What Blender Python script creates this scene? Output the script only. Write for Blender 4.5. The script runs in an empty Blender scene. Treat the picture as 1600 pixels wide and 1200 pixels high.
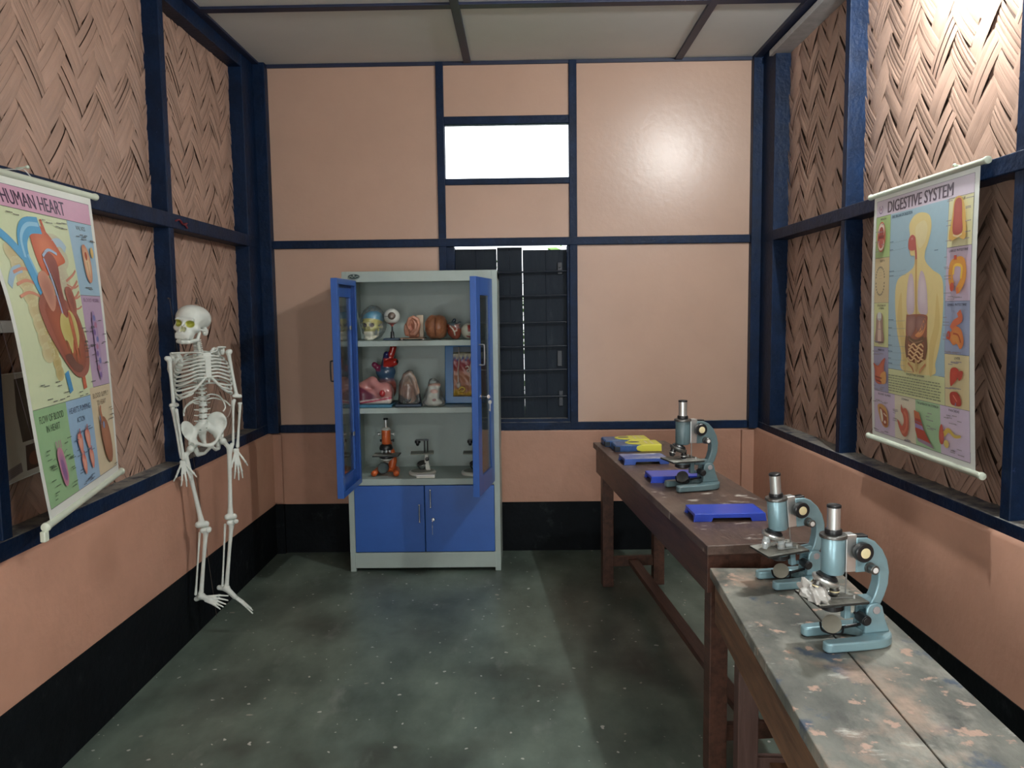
import bpy, bmesh, math, random
import numpy as np
from mathutils import Vector, Matrix, Euler

SC = bpy.context.scene
COL = SC.collection
PI = math.pi
R = math.radians

# ---------------------------------------------------------------- camera
def make_camera():
    f, p, y, r = 1230.0, .092, -.0133, -.0128
    cp, sp, cy, sy = math.cos(p), math.sin(p), math.cos(y), math.sin(y)
    d = Vector((sy*cp, cy*cp, -sp)); rt = Vector((cy, -sy, 0)); up = rt.cross(d)
    r2 = math.cos(r)*rt + math.sin(r)*up
    u2 = -math.sin(r)*rt + math.cos(r)*up
    m = Matrix((r2, u2, -d)).transposed().to_4x4()
    m.translation = Vector((0, 0, 1.57))
    cam = bpy.data.cameras.new('camera')
    cam.sensor_width = 36; cam.lens = f*36/1600; cam.clip_start = .02
    o = bpy.data.objects.new('camera', cam); COL.objects.link(o)
    o.matrix_world = m
    SC.camera = o
make_camera()

# ---------------------------------------------------------------- world, daylight, exposure
SC.view_settings.view_transform = 'Standard'
SC.view_settings.look = 'None'
SC.view_settings.gamma = 1
SC.view_settings.use_curve_mapping = False
SC.view_settings.exposure = 0.66
SC.cycles.use_denoising = True
SC.cycles.max_bounces = 10
SC.cycles.diffuse_bounces = 6
SC.cycles.sample_clamp_indirect = 6
SC.cycles.caustics_reflective = False
SC.cycles.caustics_refractive = False

W = bpy.data.worlds.new('overcast_sky'); SC.world = W
W.use_nodes = True
bgn = W.node_tree.nodes['Background']
bgn.inputs[0].default_value = (.93, .97, 1.0, 1)
bgn.inputs[1].default_value = 2.6

def portal_light(name, loc, rot, sx, sy, power, color):
    l = bpy.data.lights.new(name, 'AREA'); l.shape = 'RECTANGLE'; l.size = sx; l.size_y = sy
    l.energy = power; l.color = color
    o = bpy.data.objects.new(name, l); COL.objects.link(o); o.location = loc; o.rotation_euler = rot
    return o
# daylight coming in through the doorway and the window behind the camera
portal_light('daylight_doorway', (-.2, -2.28, 1.15), (R(90), 0, 0), 1.3, 2.0, 22, (.92, 1.0, .97))
portal_light('daylight_window', (-1.86, -.9, 1.5), (0, R(-90), 0), 1.1, 1.3, 30, (.95, 1, .97))

LAMP_A = (1.37, 2.78, 2.97)
LAMP_B = (1.40, -.60, 2.70)
LAMP_POWER = 72.0

# ================================================================ helpers
def mat(name, color, rough=.5, metal=0.0, spec=.5, var=.0, vscale=12.0, col2=None, bump=0.0, bscale=60.0,
        stretch=(1, 1, 1), coat=0.0, trans=0.0, alpha=1.0):
    m = bpy.data.materials.new(name); m.use_nodes = True
    nt = m.node_tree; N = nt.nodes; L = nt.links
    b = N['Principled BSDF']
    b.inputs['Roughness'].default_value = rough
    b.inputs['Metallic'].default_value = metal
    b.inputs['Specular IOR Level'].default_value = spec
    b.inputs['Coat Weight'].default_value = coat
    b.inputs['Transmission Weight'].default_value = trans
    b.inputs['Alpha'].default_value = alpha
    tc = N.new('ShaderNodeTexCoord'); mp = N.new('ShaderNodeMapping')
    mp.inputs['Scale'].default_value = stretch
    L.new(tc.outputs['Object'], mp.inputs['Vector'])
    c = tuple(color) + (1,)
    if col2 is None:
        col2 = tuple(max(0, x*(1-var)) for x in color)
    nz = N.new('ShaderNodeTexNoise'); nz.inputs['Scale'].default_value = vscale
    nz.inputs['Detail'].default_value = 5; nz.inputs['Roughness'].default_value = .62
    L.new(mp.outputs[0], nz.inputs['Vector'])
    cr = N.new('ShaderNodeValToRGB')
    cr.color_ramp.elements[0].position = .35; cr.color_ramp.elements[1].position = .68
    cr.color_ramp.elements[0].color = tuple(col2) + (1,); cr.color_ramp.elements[1].color = c
    L.new(nz.outputs['Fac'], cr.inputs['Fac']); L.new(cr.outputs['Color'], b.inputs['Base Color'])
    if bump:
        n2 = N.new('ShaderNodeTexNoise'); n2.inputs['Scale'].default_value = bscale; n2.inputs['Detail'].default_value = 4
        L.new(mp.outputs[0], n2.inputs['Vector'])
        bp = N.new('ShaderNodeBump'); bp.inputs['Strength'].default_value = bump; bp.inputs['Distance'].default_value = .01
        L.new(n2.outputs['Fac'], bp.inputs['Height']); L.new(bp.outputs[0], b.inputs['Normal'])
    return m

def mix_layer(m, color, scale, lo, hi, detail=4, stretch=(1, 1, 1), up_only=False, offset=(0, 0, 0), coord='Object', rough=None):
    """stain / dust / speck layer laid over an existing material with a noise mask"""
    nt = m.node_tree; N = nt.nodes; L = nt.links; b = N['Principled BSDF']
    src = b.inputs['Base Color'].links[0].from_socket
    tc = N.new('ShaderNodeTexCoord'); mp = N.new('ShaderNodeMapping')
    mp.inputs['Scale'].default_value = stretch; mp.inputs['Location'].default_value = offset
    L.new(tc.outputs[coord], mp.inputs['Vector'])
    nz = N.new('ShaderNodeTexNoise'); nz.inputs['Scale'].default_value = scale; nz.inputs['Detail'].default_value = detail
    nz.inputs['Roughness'].default_value = .6
    L.new(mp.outputs[0], nz.inputs['Vector'])
    mr = N.new('ShaderNodeMapRange'); mr.inputs['From Min'].default_value = lo; mr.inputs['From Max'].default_value = hi
    L.new(nz.outputs['Fac'], mr.inputs['Value'])
    fac = mr.outputs[0]
    if up_only:
        ge = N.new('ShaderNodeNewGeometry'); sx = N.new('ShaderNodeSeparateXYZ'); L.new(ge.outputs['Normal'], sx.inputs[0])
        m2 = N.new('ShaderNodeMapRange'); m2.inputs['From Min'].default_value = .6; m2.inputs['From Max'].default_value = .85
        L.new(sx.outputs['Z'], m2.inputs['Value'])
        mu = N.new('ShaderNodeMath'); mu.operation = 'MULTIPLY'; L.new(fac, mu.inputs[0]); L.new(m2.outputs[0], mu.inputs[1]); fac = mu.outputs[0]
    mx = N.new('ShaderNodeMix'); mx.data_type = 'RGBA'
    L.new(fac, mx.inputs[0]); L.new(src, mx.inputs[6]); mx.inputs[7].default_value = tuple(color) + (1,)
    L.new(mx.outputs[2], b.inputs['Base Color'])
    if rough is not None:
        mr2 = N.new('ShaderNodeMapRange'); mr2.inputs['To Min'].default_value = b.inputs['Roughness'].default_value
        mr2.inputs['To Max'].default_value = rough; L.new(fac, mr2.inputs['Value']); L.new(mr2.outputs[0], b.inputs['Roughness'])
    return m

def attr_mat(name, rough=.5, spec=.5, coat=0.0, noise=.06, bump=0.0):
    """colour comes from the mesh's printed / moulded colours"""
    m = mat(name, (1, 1, 1), rough, 0, spec, var=noise, vscale=40, coat=coat, bump=bump, bscale=90)
    nt = m.node_tree; N = nt.nodes; L = nt.links; b = N['Principled BSDF']
    src = b.inputs['Base Color'].links[0].from_socket
    at = N.new('ShaderNodeAttribute'); at.attribute_name = 'Col'
    mx = N.new('ShaderNodeMix'); mx.data_type = 'RGBA'; mx.blend_type = 'MULTIPLY'; mx.inputs[0].default_value = 1
    L.new(at.outputs['Color'], mx.inputs[6]); L.new(src, mx.inputs[7]); L.new(mx.outputs[2], b.inputs['Base Color'])
    return m

class MB:
    """collects shapes; build() links them as one mesh object"""
    def __init__(s):
        s.bm = bmesh.new(); s.mi = 0
    def _tag(s, verts):
        fs = set()
        for v in verts:
            for f in v.link_faces: fs.add(f)
        for f in fs: f.material_index = s.mi
    def box(s, lo, hi, mtx=None):
        r = bmesh.ops.create_cube(s.bm, size=1)
        vs = r['verts']
        for v in vs:
            v.co = Vector([lo[i] + (v.co[i]+.5)*(hi[i]-lo[i]) for i in range(3)])
            if mtx is not None: v.co = mtx @ v.co
        s._tag(vs); return s
    def prism(s, pts, t0, t1, axis='y', mtx=None):
        """closed 2-D outline extruded from t0 to t1 along axis"""
        def P(a, b, t):
            v = {'y': (a, t, b), 'z': (a, b, t), 'x': (t, a, b)}[axis]
            v = Vector(v); return mtx @ v if mtx is not None else v
        a = [s.bm.verts.new(P(x, y, t0)) for x, y in pts]
        b = [s.bm.verts.new(P(x, y, t1)) for x, y in pts]
        n = len(pts)
        fs = [s.bm.faces.new(a), s.bm.faces.new(list(reversed(b)))]
        for i in range(n): fs.append(s.bm.faces.new((a[i], b[i], b[(i+1) % n], a[(i+1) % n])))
        for f in fs: f.material_index = s.mi
        return s
    def rings(s, rings, cap=True, closed=False):
        """skin a list of vertex rings"""
        vr = [[s.bm.verts.new(p) for p in r] for r in rings]
        n = len(vr[0]); k = len(vr)
        for j in range(k if closed else k-1):
            A, B = vr[j], vr[(j+1) % k]
            for i in range(n):
                f = s.bm.faces.new((A[i], A[(i+1) % n], B[(i+1) % n], B[i])); f.material_index = s.mi
        if cap and not closed:
            f = s.bm.faces.new(list(reversed(vr[0]))); f.material_index = s.mi
            f = s.bm.faces.new(vr[-1]); f.material_index = s.mi
        return s
    def cyl(s, a, b, r0, r1=None, n=20, cap=True):
        return s.tube([a, b], [r0, r0 if r1 is None else r1], n, cap)
    def tube(s, path, rad, n=10, cap=True, closed=False, flat=None):
        path = [Vector(p) for p in path]; k = len(path)
        if not hasattr(rad, '__len__'): rad = [rad]*k
        if len(rad) != k: rad = list(np.interp(np.linspace(0, 1, k), np.linspace(0, 1, len(rad)), rad))
        T = []
        for i in range(k):
            if closed: t = path[(i+1) % k]-path[i-1]
            else: t = path[min(i+1, k-1)]-path[max(i-1, 0)]
            T.append(t.normalized())
        ref = Vector((0, 0, 1)) if abs(T[0].z) < .9 else Vector((1, 0, 0))
        u = T[0].cross(ref).normalized(); rs = []
        for i in range(k):
            u = (u - T[i]*u.dot(T[i])).normalized(); v = T[i].cross(u)
            fl = 1 if flat is None else flat
            rs.append([path[i] + (u*math.cos(2*PI*j/n)*rad[i] + v*math.sin(2*PI*j/n)*rad[i]*fl) for j in range(n)])
        return s.rings(rs, cap, closed)
    def lathe(s, prof, o=(0, 0, 0), axis=(0, 0, 1), n=24):
        """profile of (radius, height) along axis from o"""
        o = Vector(o); ax = Vector(axis).normalized()
        return s.tube([o+ax*h for r, h in prof], [max(r, 1e-5) for r, h in prof], n) if False else s._lathe(prof, o, ax, n)
    def _lathe(s, prof, o, ax, n):
        ref = Vector((0, 0, 1)) if abs(ax.z) < .9 else Vector((1, 0, 0))
        u = ax.cross(ref).normalized(); v = ax.cross(u)
        rs = [[o + ax*h + (u*math.cos(2*PI*j/n)+v*math.sin(2*PI*j/n))*max(r, 1e-5) for j in range(n)] for r, h in prof]
        return s.rings(rs, True)
    def ell(s, c, r, n=20, rot=None):
        m = Matrix.Translation(c) @ (rot.to_matrix().to_4x4() if rot else Matrix()) @ Matrix.Diagonal((r[0], r[1], r[2], 1))
        q = bmesh.ops.create_uvsphere(s.bm, u_segments=n, v_segments=max(6, n//2+2), radius=1, matrix=m)
        s._tag(q['verts']); return s
    def build(s, name, mats, parent=None, smooth=40, bevel=0, seg=2, loc=None, rot=None):
        bm = s.bm
        bmesh.ops.recalc_face_normals(bm, faces=bm.faces)
        me = bpy.data.meshes.new(name); bm.to_mesh(me); bm.free()
        return link_mesh(name, me, mats, parent, smooth, bevel, seg, loc, rot)

def link_mesh(name, me, mats, parent=None, smooth=40, bevel=0, seg=2, loc=None, rot=None):
    for m in (mats if isinstance(mats, (list, tuple)) else [mats]): me.materials.append(m)
    if smooth:
        me.polygons.foreach_set('use_smooth', [True]*len(me.polygons))
        if smooth < 180: me.set_sharp_from_angle(angle=R(smooth))
    o = bpy.data.objects.new(name, me); COL.objects.link(o)
    if parent: o.parent = parent
    if loc: o.location = loc
    if rot: o.rotation_euler = rot
    if bevel:
        b = o.modifiers.new('bevel', 'BEVEL'); b.width = bevel; b.segments = seg; b.limit_method = 'ANGLE'; b.angle_limit = R(35)
        b.harden_normals = False
    return o

def thing(name, label, cat, loc=(0, 0, 0), rotz=0, group=None):
    o = bpy.data.objects.new(name, None); COL.objects.link(o); o.empty_display_size = .05
    o.location = loc; o.rotation_euler = (0, 0, rotz); o['label'] = label; o['category'] = cat
    if group: o['group'] = group
    return o
def tag(o, label, cat, group=None, kind=None):
    o['label'] = label; o['category'] = cat
    if group: o['group'] = group
    if kind: o['kind'] = kind
    return o
def struct(o, label=None, cat=None):
    o['kind'] = 'structure'
    if label: o['label'] = label
    if cat: o['category'] = cat
    return o
def dup(root, loc, rotz, label, group=None, name=None):
    def cp(o, par):
        c = o.copy(); COL.objects.link(c)
        if par: c.parent = par
        for ch in o.children: cp(ch, c)
        return c
    r = cp(root, None); r.location = loc; r.rotation_euler = (0, 0, rotz); r['label'] = label
    if group: r['group'] = group
    return r
def bez(pts, n=24):
    """smooth open curve through the points (Catmull-Rom)"""
    P = [Vector(p) for p in pts]; out = []
    k = len(P)
    seg = max(2, n//(k-1))
    for i in range(k-1):
        p0, p1, p2, p3 = P[max(i-1, 0)], P[i], P[i+1], P[min(i+2, k-1)]
        for j in range(seg):
            t = j/seg
            out.append(.5*((2*p1)+(p2-p0)*t+(2*p0-5*p1+4*p2-p3)*t*t+(3*p1-p0-3*p2+p3)*t**3))
    out.append(P[-1]); return out

# ---- implicit surfaces -> mesh
def surf(fn, lo, hi, h, colfn=None, name='form'):
    lo = np.array(lo, float); hi = np.array(hi, float)
    n = np.maximum(4, np.ceil((hi-lo)/h).astype(int)+1)
    ax = [lo[i]+h*np.arange(n[i]) for i in range(3)]
    G = np.stack(np.meshgrid(*ax, indexing='ij'), -1)
    V = fn(G)
    V = np.where(V == 0, 1e-9, V)
    S = V < 0
    c = np.array([[i, j, k] for i in (0, 1) for j in (0, 1) for k in (0, 1)])
    m = n-1
    def sl(A, o): return A[o[0]:o[0]+m[0], o[1]:o[1]+m[1], o[2]:o[2]+m[2]]
    acc = np.zeros(tuple(m)+(3,)); cnt = np.zeros(tuple(m))
    for a in range(8):
        for b in range(a+1, 8):
            if np.abs(c[a]-c[b]).sum() != 1: continue
            va, vb = sl(V, c[a]), sl(V, c[b])
            x = (va < 0) != (vb < 0)
            t = np.where(x, va/np.where(x, va-vb, 1), 0)
            p = c[a]+t[..., None]*(c[b]-c[a])
            acc += np.where(x[..., None], p, 0); cnt += x
    act = cnt > 0
    idx = -np.ones(tuple(m), int); idx[act] = np.arange(act.sum())
    base = np.stack(np.meshgrid(*[np.arange(k) for k in m], indexing='ij'), -1)[act]
    P = lo + h*(base+acc[act]/cnt[act][:, None])
    Q = []
    for d in range(3):
        e = [0, 0, 0]; e[d] = 1; u, w = (d+1) % 3, (d+2) % 3
        A = S[tuple(slice(0, n[i]-e[i]) for i in range(3))]
        B = S[tuple(slice(e[i], n[i]) for i in range(3))]
        pos = np.argwhere(A != B)
        ok = (pos[:, u] > 0) & (pos[:, w] > 0) & (pos[:, u] < m[u]) & (pos[:, w] < m[w])
        pos = pos[ok]
        fl = A[tuple(pos.T)]
        du = np.zeros(3, int); du[u] = 1; dw = np.zeros(3, int); dw[w] = 1
        q = np.stack([idx[tuple((pos-du-dw).T)], idx[tuple((pos-dw).T)], idx[tuple(pos.T)], idx[tuple((pos-du).T)]], 1)
        q[~fl] = q[~fl][:, ::-1]
        Q.append(q)
    Q = np.concatenate(Q)
    # settle the points on the surface
    eps = h*.25
    for _ in range(2):
        f0 = fn(P)
        g = np.stack([fn(P+np.eye(3)[i]*eps)-fn(P-np.eye(3)[i]*eps) for i in range(3)], 1)/(2*eps)
        st = -f0[:, None]*g/np.maximum((g*g).sum(1), .05)[:, None]
        l = np.linalg.norm(st, axis=1, keepdims=True); st *= np.minimum(1, .4*h/np.maximum(l, 1e-9))
        P = P+st
    me = bpy.data.meshes.new(name)
    me.from_pydata(P.tolist(), [], Q.tolist()); me.update()
    if colfn is not None:
        C = np.clip(colfn(P), 0, 1)
        at = me.color_attributes.new('Col', 'FLOAT_COLOR', 'POINT')
        at.data.foreach_set('color', np.concatenate([C, np.ones((len(C), 1))], 1).ravel())
    return me
def _A(p): return np.array(p, float)
def s_ell(P, c, r, rot=None):
    q = P-_A(c)
    if rot is not None: q = q @ np.array(Euler(rot).to_matrix())
    r = _A(r); k0 = np.linalg.norm(q/r, axis=-1); k1 = np.linalg.norm(q/(r*r), axis=-1)
    return k0*(k0-1)/np.maximum(k1, 1e-9)
def s_cap(P, a, b, ra, rb=None):
    a, b = _A(a), _A(b); rb = ra if rb is None else rb
    d = b-a; t = np.clip(((P-a) @ d)/max(d @ d, 1e-12), 0, 1)
    return np.linalg.norm(P-(a+t[..., None]*d), axis=-1)-(ra+(rb-ra)*t)
def s_chain(P, pts, rad):
    v = s_cap(P, pts[0], pts[1], rad[0], rad[1])
    for i in range(1, len(pts)-1): v = np.minimum(v, s_cap(P, pts[i], pts[i+1], rad[i], rad[i+1]))
    return v
def s_box(P, c, hsz, r=.0, rot=None):
    q = P-_A(c)
    if rot is not None: q = q @ np.array(Euler(rot).to_matrix())
    q = np.abs(q)-(_A(hsz)-r)
    return np.linalg.norm(np.maximum(q, 0), axis=-1)+np.minimum(q.max(-1), 0)-r
def smin(a, b, k):
    h = np.clip(.5+.5*(b-a)/k, 0, 1); return b+(a-b)*h-k*h*(1-h)
def smax(a, b, k): return -smin(-a, -b, k)
def uni(k, *v):
    o = v[0]
    for x in v[1:]: o = smin(o, x, k)
    return o

def film(name, tint, gloss, haze, rough, bump=0.0, bscale=26):
    """thin clear sheet: passes light straight on, mirrors at grazing angles, a little milky haze"""
    m = bpy.data.materials.new(name); m.use_nodes = True
    nt = m.node_tree; N = nt.nodes; L = nt.links; out = N['Material Output']; b = N['Principled BSDF']
    b.inputs['Base Color'].default_value = (.85, .87, .86, 1); b.inputs['Roughness'].default_value = .6
    tr = N.new('ShaderNodeBsdfTransparent'); tr.inputs[0].default_value = tuple(tint)+(1,)
    gl = N.new('ShaderNodeBsdfGlossy'); gl.inputs['Roughness'].default_value = rough
    lw = N.new('ShaderNodeLayerWeight'); lw.inputs['Blend'].default_value = .25
    mp = N.new('ShaderNodeMath'); mp.operation = 'MULTIPLY'; mp.inputs[1].default_value = gloss
    nz = N.new('ShaderNodeTexNoise'); nz.inputs['Scale'].default_value = bscale; nz.inputs['Detail'].default_value = 4
    tc = N.new('ShaderNodeTexCoord'); L.new(tc.outputs['Object'], nz.inputs['Vector'])
    if bump:
        bp = N.new('ShaderNodeBump'); bp.inputs['Strength'].default_value = bump; bp.inputs['Distance'].default_value = .02
        L.new(nz.outputs['Fac'], bp.inputs['Height']); L.new(bp.outputs[0], gl.inputs['Normal']); L.new(bp.outputs[0], lw.inputs['Normal'])
    ad = N.new('ShaderNodeMath'); ad.operation = 'MULTIPLY_ADD'; ad.inputs[1].default_value = gloss; ad.inputs[2].default_value = .03
    L.new(lw.outputs['Fresnel'], ad.inputs[0])
    hz = N.new('ShaderNodeMath'); hz.operation = 'MULTIPLY'; hz.inputs[1].default_value = haze*2; L.new(nz.outputs['Fac'], hz.inputs[0])
    m1 = N.new('ShaderNodeMixShader'); L.new(hz.outputs[0], m1.inputs[0]); L.new(tr.outputs[0], m1.inputs[1]); L.new(b.outputs[0], m1.inputs[2])
    m2 = N.new('ShaderNodeMixShader'); L.new(ad.outputs[0], m2.inputs[0]); L.new(m1.outputs[0], m2.inputs[1]); L.new(gl.outputs[0], m2.inputs[2])
    L.new(m2.outputs[0], out.inputs[0]); return m

# ================================================================ materials
PINK = (.50, .285, .205)
M = {}
M['wall_paint'] = mat('salmon_wall_paint', (.47, .258, .18), .5, spec=.4, var=.13, vscale=3.5, bump=.18, bscale=35)
mix_layer(M['wall_paint'], (.36, .19, .13), 1.6, .52, .75)
M['board_paint'] = mat('salmon_board_paint', (.50, .335, .255), .31, spec=.5, var=.07, vscale=2.5, bump=.10, bscale=30)
M['black_paint'] = mat('black_skirting_paint', (.0042, .006, .008), .65, spec=.12, var=.4, vscale=6, bump=.25, bscale=30)
mix_layer(M['black_paint'], (.022, .027, .028), 9, .63, .8)
M['blue_timber'] = mat('navy_timber_paint', (.0028, .0165, .054), .5, spec=.22, var=.45, vscale=9, bump=.35, bscale=40, stretch=(1, 1, 1))
mix_layer(M['blue_timber'], (.20, .19, .17), 14, .30, .52, up_only=True, rough=.9)
mix_layer(M['blue_timber'], (.03, .055, .13), 60, .66, .8)
M['ceiling'] = mat('ceiling_board_paint', (.66, .69, .68), .7, spec=.25, var=.07, vscale=1.6, bump=.05, bscale=30)
M['ceiling_batten'] = mat('dark_ceiling_batten', (.012, .02, .055), .5, var=.3, vscale=12)
M['pale_strip'] = mat('unpainted_pale_strip', (.45, .45, .45), .7, var=.2, vscale=20)
M['floor'] = mat('dark_cement_floor', (.150, .195, .160), .36, spec=.4, col2=(.060, .082, .068), vscale=3.2, bump=.12, bscale=14, stretch=(1, .55, 1))
mix_layer(M['floor'], (.042, .046, .038), 1.3, .54, .74, offset=(3, 1, 0))
mix_layer(M['floor'], (.21, .235, .21), 5.5, .60, .82, detail=8, stretch=(1, .5, 1), rough=.6)
mix_layer(M['floor'], (.50, .50, .46), 30, .725, .75, detail=1, rough=.7)
mix_layer(M['floor'], (.36, .34, .29), 17, .755, .775, detail=1, offset=(7, 3, 0), rough=.7)
M['shutter'] = mat('shutter_dark_paint', (.0045, .010, .020), .55, spec=.2, col2=(.008, .015, .024), vscale=14, bump=.2, bscale=40, stretch=(1, 1, .25))
mix_layer(M['shutter'], (.040, .054, .064), 7, .60, .9, detail=8, stretch=(2.5, 1, .6))
M['iron'] = mat('painted_iron_bar', (.012, .018, .03), .4, spec=.5, var=.3, vscale=30)

# painted split bamboo: fine grain along each strip (UV u along, v across)
def weave_mat():
    m = mat('painted_bamboo', (.45, .295, .225), .42, spec=.5, var=.14, vscale=5)
    nt = m.node_tree; N = nt.nodes; L = nt.links; b = N['Principled BSDF']
    src = b.inputs['Base Color'].links[0].from_socket
    uv = N.new('ShaderNodeUVMap'); mp = N.new('ShaderNodeMapping'); mp.inputs['Scale'].default_value = (7, 230, 1)
    L.new(uv.outputs[0], mp.inputs[0])
    nz = N.new('ShaderNodeTexNoise'); nz.inputs['Scale'].default_value = 1; nz.inputs['Detail'].default_value = 3
    L.new(mp.outputs[0], nz.inputs['Vector'])
    bp = N.new('ShaderNodeBump'); bp.inputs['Strength'].default_value = .45; bp.inputs['Distance'].default_value = .004
    L.new(nz.outputs['Fac'], bp.inputs['Height']); L.new(bp.outputs[0], b.inputs['Normal'])
    mp2 = N.new('ShaderNodeMapping'); mp2.inputs['Scale'].default_value = (2.5, 26, 1); L.new(uv.outputs[0], mp2.inputs[0])
    n2 = N.new('ShaderNodeTexNoise'); n2.inputs['Scale'].default_value = 1; n2.inputs['Detail'].default_value = 2
    L.new(mp2.outputs[0], n2.inputs['Vector'])
    mr = N.new('ShaderNodeMapRange'); mr.inputs['From Min'].default_value = .3; mr.inputs['From Max'].default_value = .7
    mr.inputs['To Min'].default_value = .86; mr.inputs['To Max'].default_value = 1.08; L.new(n2.outputs['Fac'], mr.inputs['Value'])
    mx = N.new('ShaderNodeMix'); mx.data_type = 'RGBA'; mx.blend_type = 'MULTIPLY'; mx.inputs[0].default_value = 1
    L.new(src, mx.inputs[6]); L.new(mr.outputs[0], mx.inputs[7]); L.new(mx.outputs[2], b.inputs['Base Color'])
    return m
M['weave'] = weave_mat()
M['weave_back'] = mat('bare_bamboo_backing', (.13, .08, .058), .8, var=.4, vscale=30)

# ================================================================ the room
XL, XR, YB, ZC, YF = -1.63, 1.49, 5.09, 3.13, -2.2
XWL, XWR = -1.742, 1.604            # planes of the woven panels
XPL, XPR = -1.658, 1.515            # faces of the timber posts
B_ = MB().box((-2.2, YF-.4, -.12), (2.1, YB+.3, 0)); struct(B_.build('floor', M['floor'], smooth=0))
B_ = MB().box((-2.0, YF-.1, ZC), (1.9, YB+.25, ZC+.04)); struct(B_.build('ceiling', M['ceiling'], smooth=0))

def ledge(y, side):   # top of the dwarf wall; the one on the right climbs a little towards the room's front
    if side < 0: return .80
    return .805 + (YB-y)*.0185
def dwarf(side):
    x0, x1 = (-1.86, XL) if side < 0 else (1.72, XR)
    b = MB(); rs = []
    for i in range(15):
        y = YF + (YB+.2-YF)*i/14; z = ledge(y, side)
        s = .012*(-side)
        rs.append([Vector((x0, y, 0)), Vector((x1, y, 0)), Vector((x1, y, z-.014)), Vector((x1-s, y, z-.002)), Vector((x1-s*3, y, z+.004)), Vector((x0, y, z+.004))])
    b.rings(rs); return b
wall_l = struct(dwarf(-1).build('wall_left', M['wall_paint'], smooth=50))
wall_r = struct(dwarf(1).build('wall_right', M['wall_paint'], smooth=50))
# a window opening in the left wall behind the camera is left between the posts
# back wall: dwarf wall plus boarded upper wall with the openings left free
b = MB()
b.box((-1.66, YB-.018, 0), (1.52, YB+.2, .795))
wall_b = struct(b.build('wall_back', M['wall_paint'], smooth=0, bevel=.006))
b = MB(); b.box((1.412, YB-.045, .335), (1.52, YB, .792)); b.box((-1.66, YB-.04, .335), (-1.575, YB, .792))
b.build('corner_pier', M['wall_paint'], wall_b, smooth=0, bevel=.006)
b = MB()
def bb(x0, x1, z0, z1): b.box((x0, YB, z0), (x1, YB+.03, z1))
bb(-1.76, -.50, .795, ZC); bb(.335, 1.62, .795, ZC); bb(-.50, .335, 2.77, ZC); bb(-.50, .335, 1.99, 2.39)
b.build('painted_board', M['board_paint'], wall_b, smooth=0)
# front wall (behind the camera) with its doorway
b = MB(); b.box((-1.9, YF-.1, 0), (-.85, YF, ZC)); b.box((.45, YF-.1, 0), (1.75, YF, ZC)); b.box((-.85, YF-.1, 2.15), (.45, YF, ZC))
struct(b.build('wall_front', M['wall_paint'], smooth=0))
# black skirting
def skirt(side):
    x = XL if side < 0 else XR; s = -side
    b = MB(); rs = []
    for i in range(12):
        y = YF+(YB-YF)*i/11; z = .328 + (.0045 if side < 0 else .0118)*(YB-y)
        rs.append([Vector((x-s*.02, y, 0)), Vector((x+s*.004, y, 0)), Vector((x+s*.004, y, z)), Vector((x-s*.02, y, z))])
    return b.rings(rs)
struct(skirt(-1).build('baseboard_left', M['black_paint'], smooth=0))
struct(skirt(1).build('baseboard_right', M['black_paint'], smooth=0))
b = MB(); b.box((XL, YB-.024, 0), (XR, YB, .325)); b.box((XL, YB-.05, 0), (XL+.06, YB, .326)); b.box((XR-.085, YB-.052, 0), (XR, YB, .326))
struct(b.build('baseboard_back', M['black_paint'], smooth=0))

TRIM = [0]
def trim(lo, hi, m='blue_timber', bev=.004):
    TRIM[0] += 1
    return struct(MB().box(lo, hi).build('trim_%d' % TRIM[0], M[m], smooth=0, bevel=bev))
# side walls: sill beam, middle rail, wall plate, posts
posts_y = (-1.36, -.08, 1.2, 2.43, 3.748)
for side in (-1, 1):
    xf = XPL if side < 0 else XPR; xw = -1.80 if side < 0 else 1.67
    for y in posts_y:
        a, c = sorted((xf, xw)); trim((a, y, .84), (c, y+.05, ZC))
    a, c = sorted((xf+.006*(-side), xw)); trim((a, YF, 1.985 if side < 0 else 1.975), (c, YB-.08, 2.055 if side < 0 else 2.035))
    a, c = sorted((xf, xw)); trim((a, YF, 3.045 if side < 0 else 3.095), (c, YB, ZC))
    # sill beam lies on the dwarf wall
    b = MB(); rs = []
    for i in range(15):
        y = YF+(YB-YF)*i/14; z = ledge(y, side); xx = xf+.006*(-side)
        rs.append([Vector((xw, y, z-.01)), Vector((xx, y, z-.01)), Vector((xx, y, z+(.062 if side < 0 else .042))), Vector((xw, y, z+(.068 if side < 0 else .05)))])
    TRIM[0] += 1
    struct(b.rings(rs).build('trim_%d' % TRIM[0], M['blue_timber'], smooth=0, bevel=.004))
trim((1.49, 2.0, 3.06), (1.60, 4.86, 3.094), 'pale_strip')
# corner posts
trim((-1.80, 4.83, .82), (XPL+.004, 5.12, ZC)); trim((-1.70, 5.03, .80), (-1.582, 5.14, ZC))
trim((XPR-.004, 4.80, .82), (1.67, 5.12, ZC)); trim((1.452, 5.035, .80), (1.60, 5.14, ZC))
# battens on the back wall
yb0, yb1 = YB-.016, YB+.02
trim((-.523, yb0, .80), (-.475, yb1, ZC)); trim((.31, yb0, .80), (.36, yb1, ZC))
trim((-1.6, yb0-.004, 1.986), (1.47, yb1, 2.037))
trim((-.476, yb0+.002, 2.744), (.311, yb1, 2.795)); trim((-.476, yb0+.002, 2.372), (.311, yb1, 2.411))
trim((-1.6, yb0+.001, .798), (1.47, yb1, .850)); trim((-1.6, yb0+.003, 3.108), (1.47, yb1, ZC), 'ceiling_batten', .002)
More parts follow.
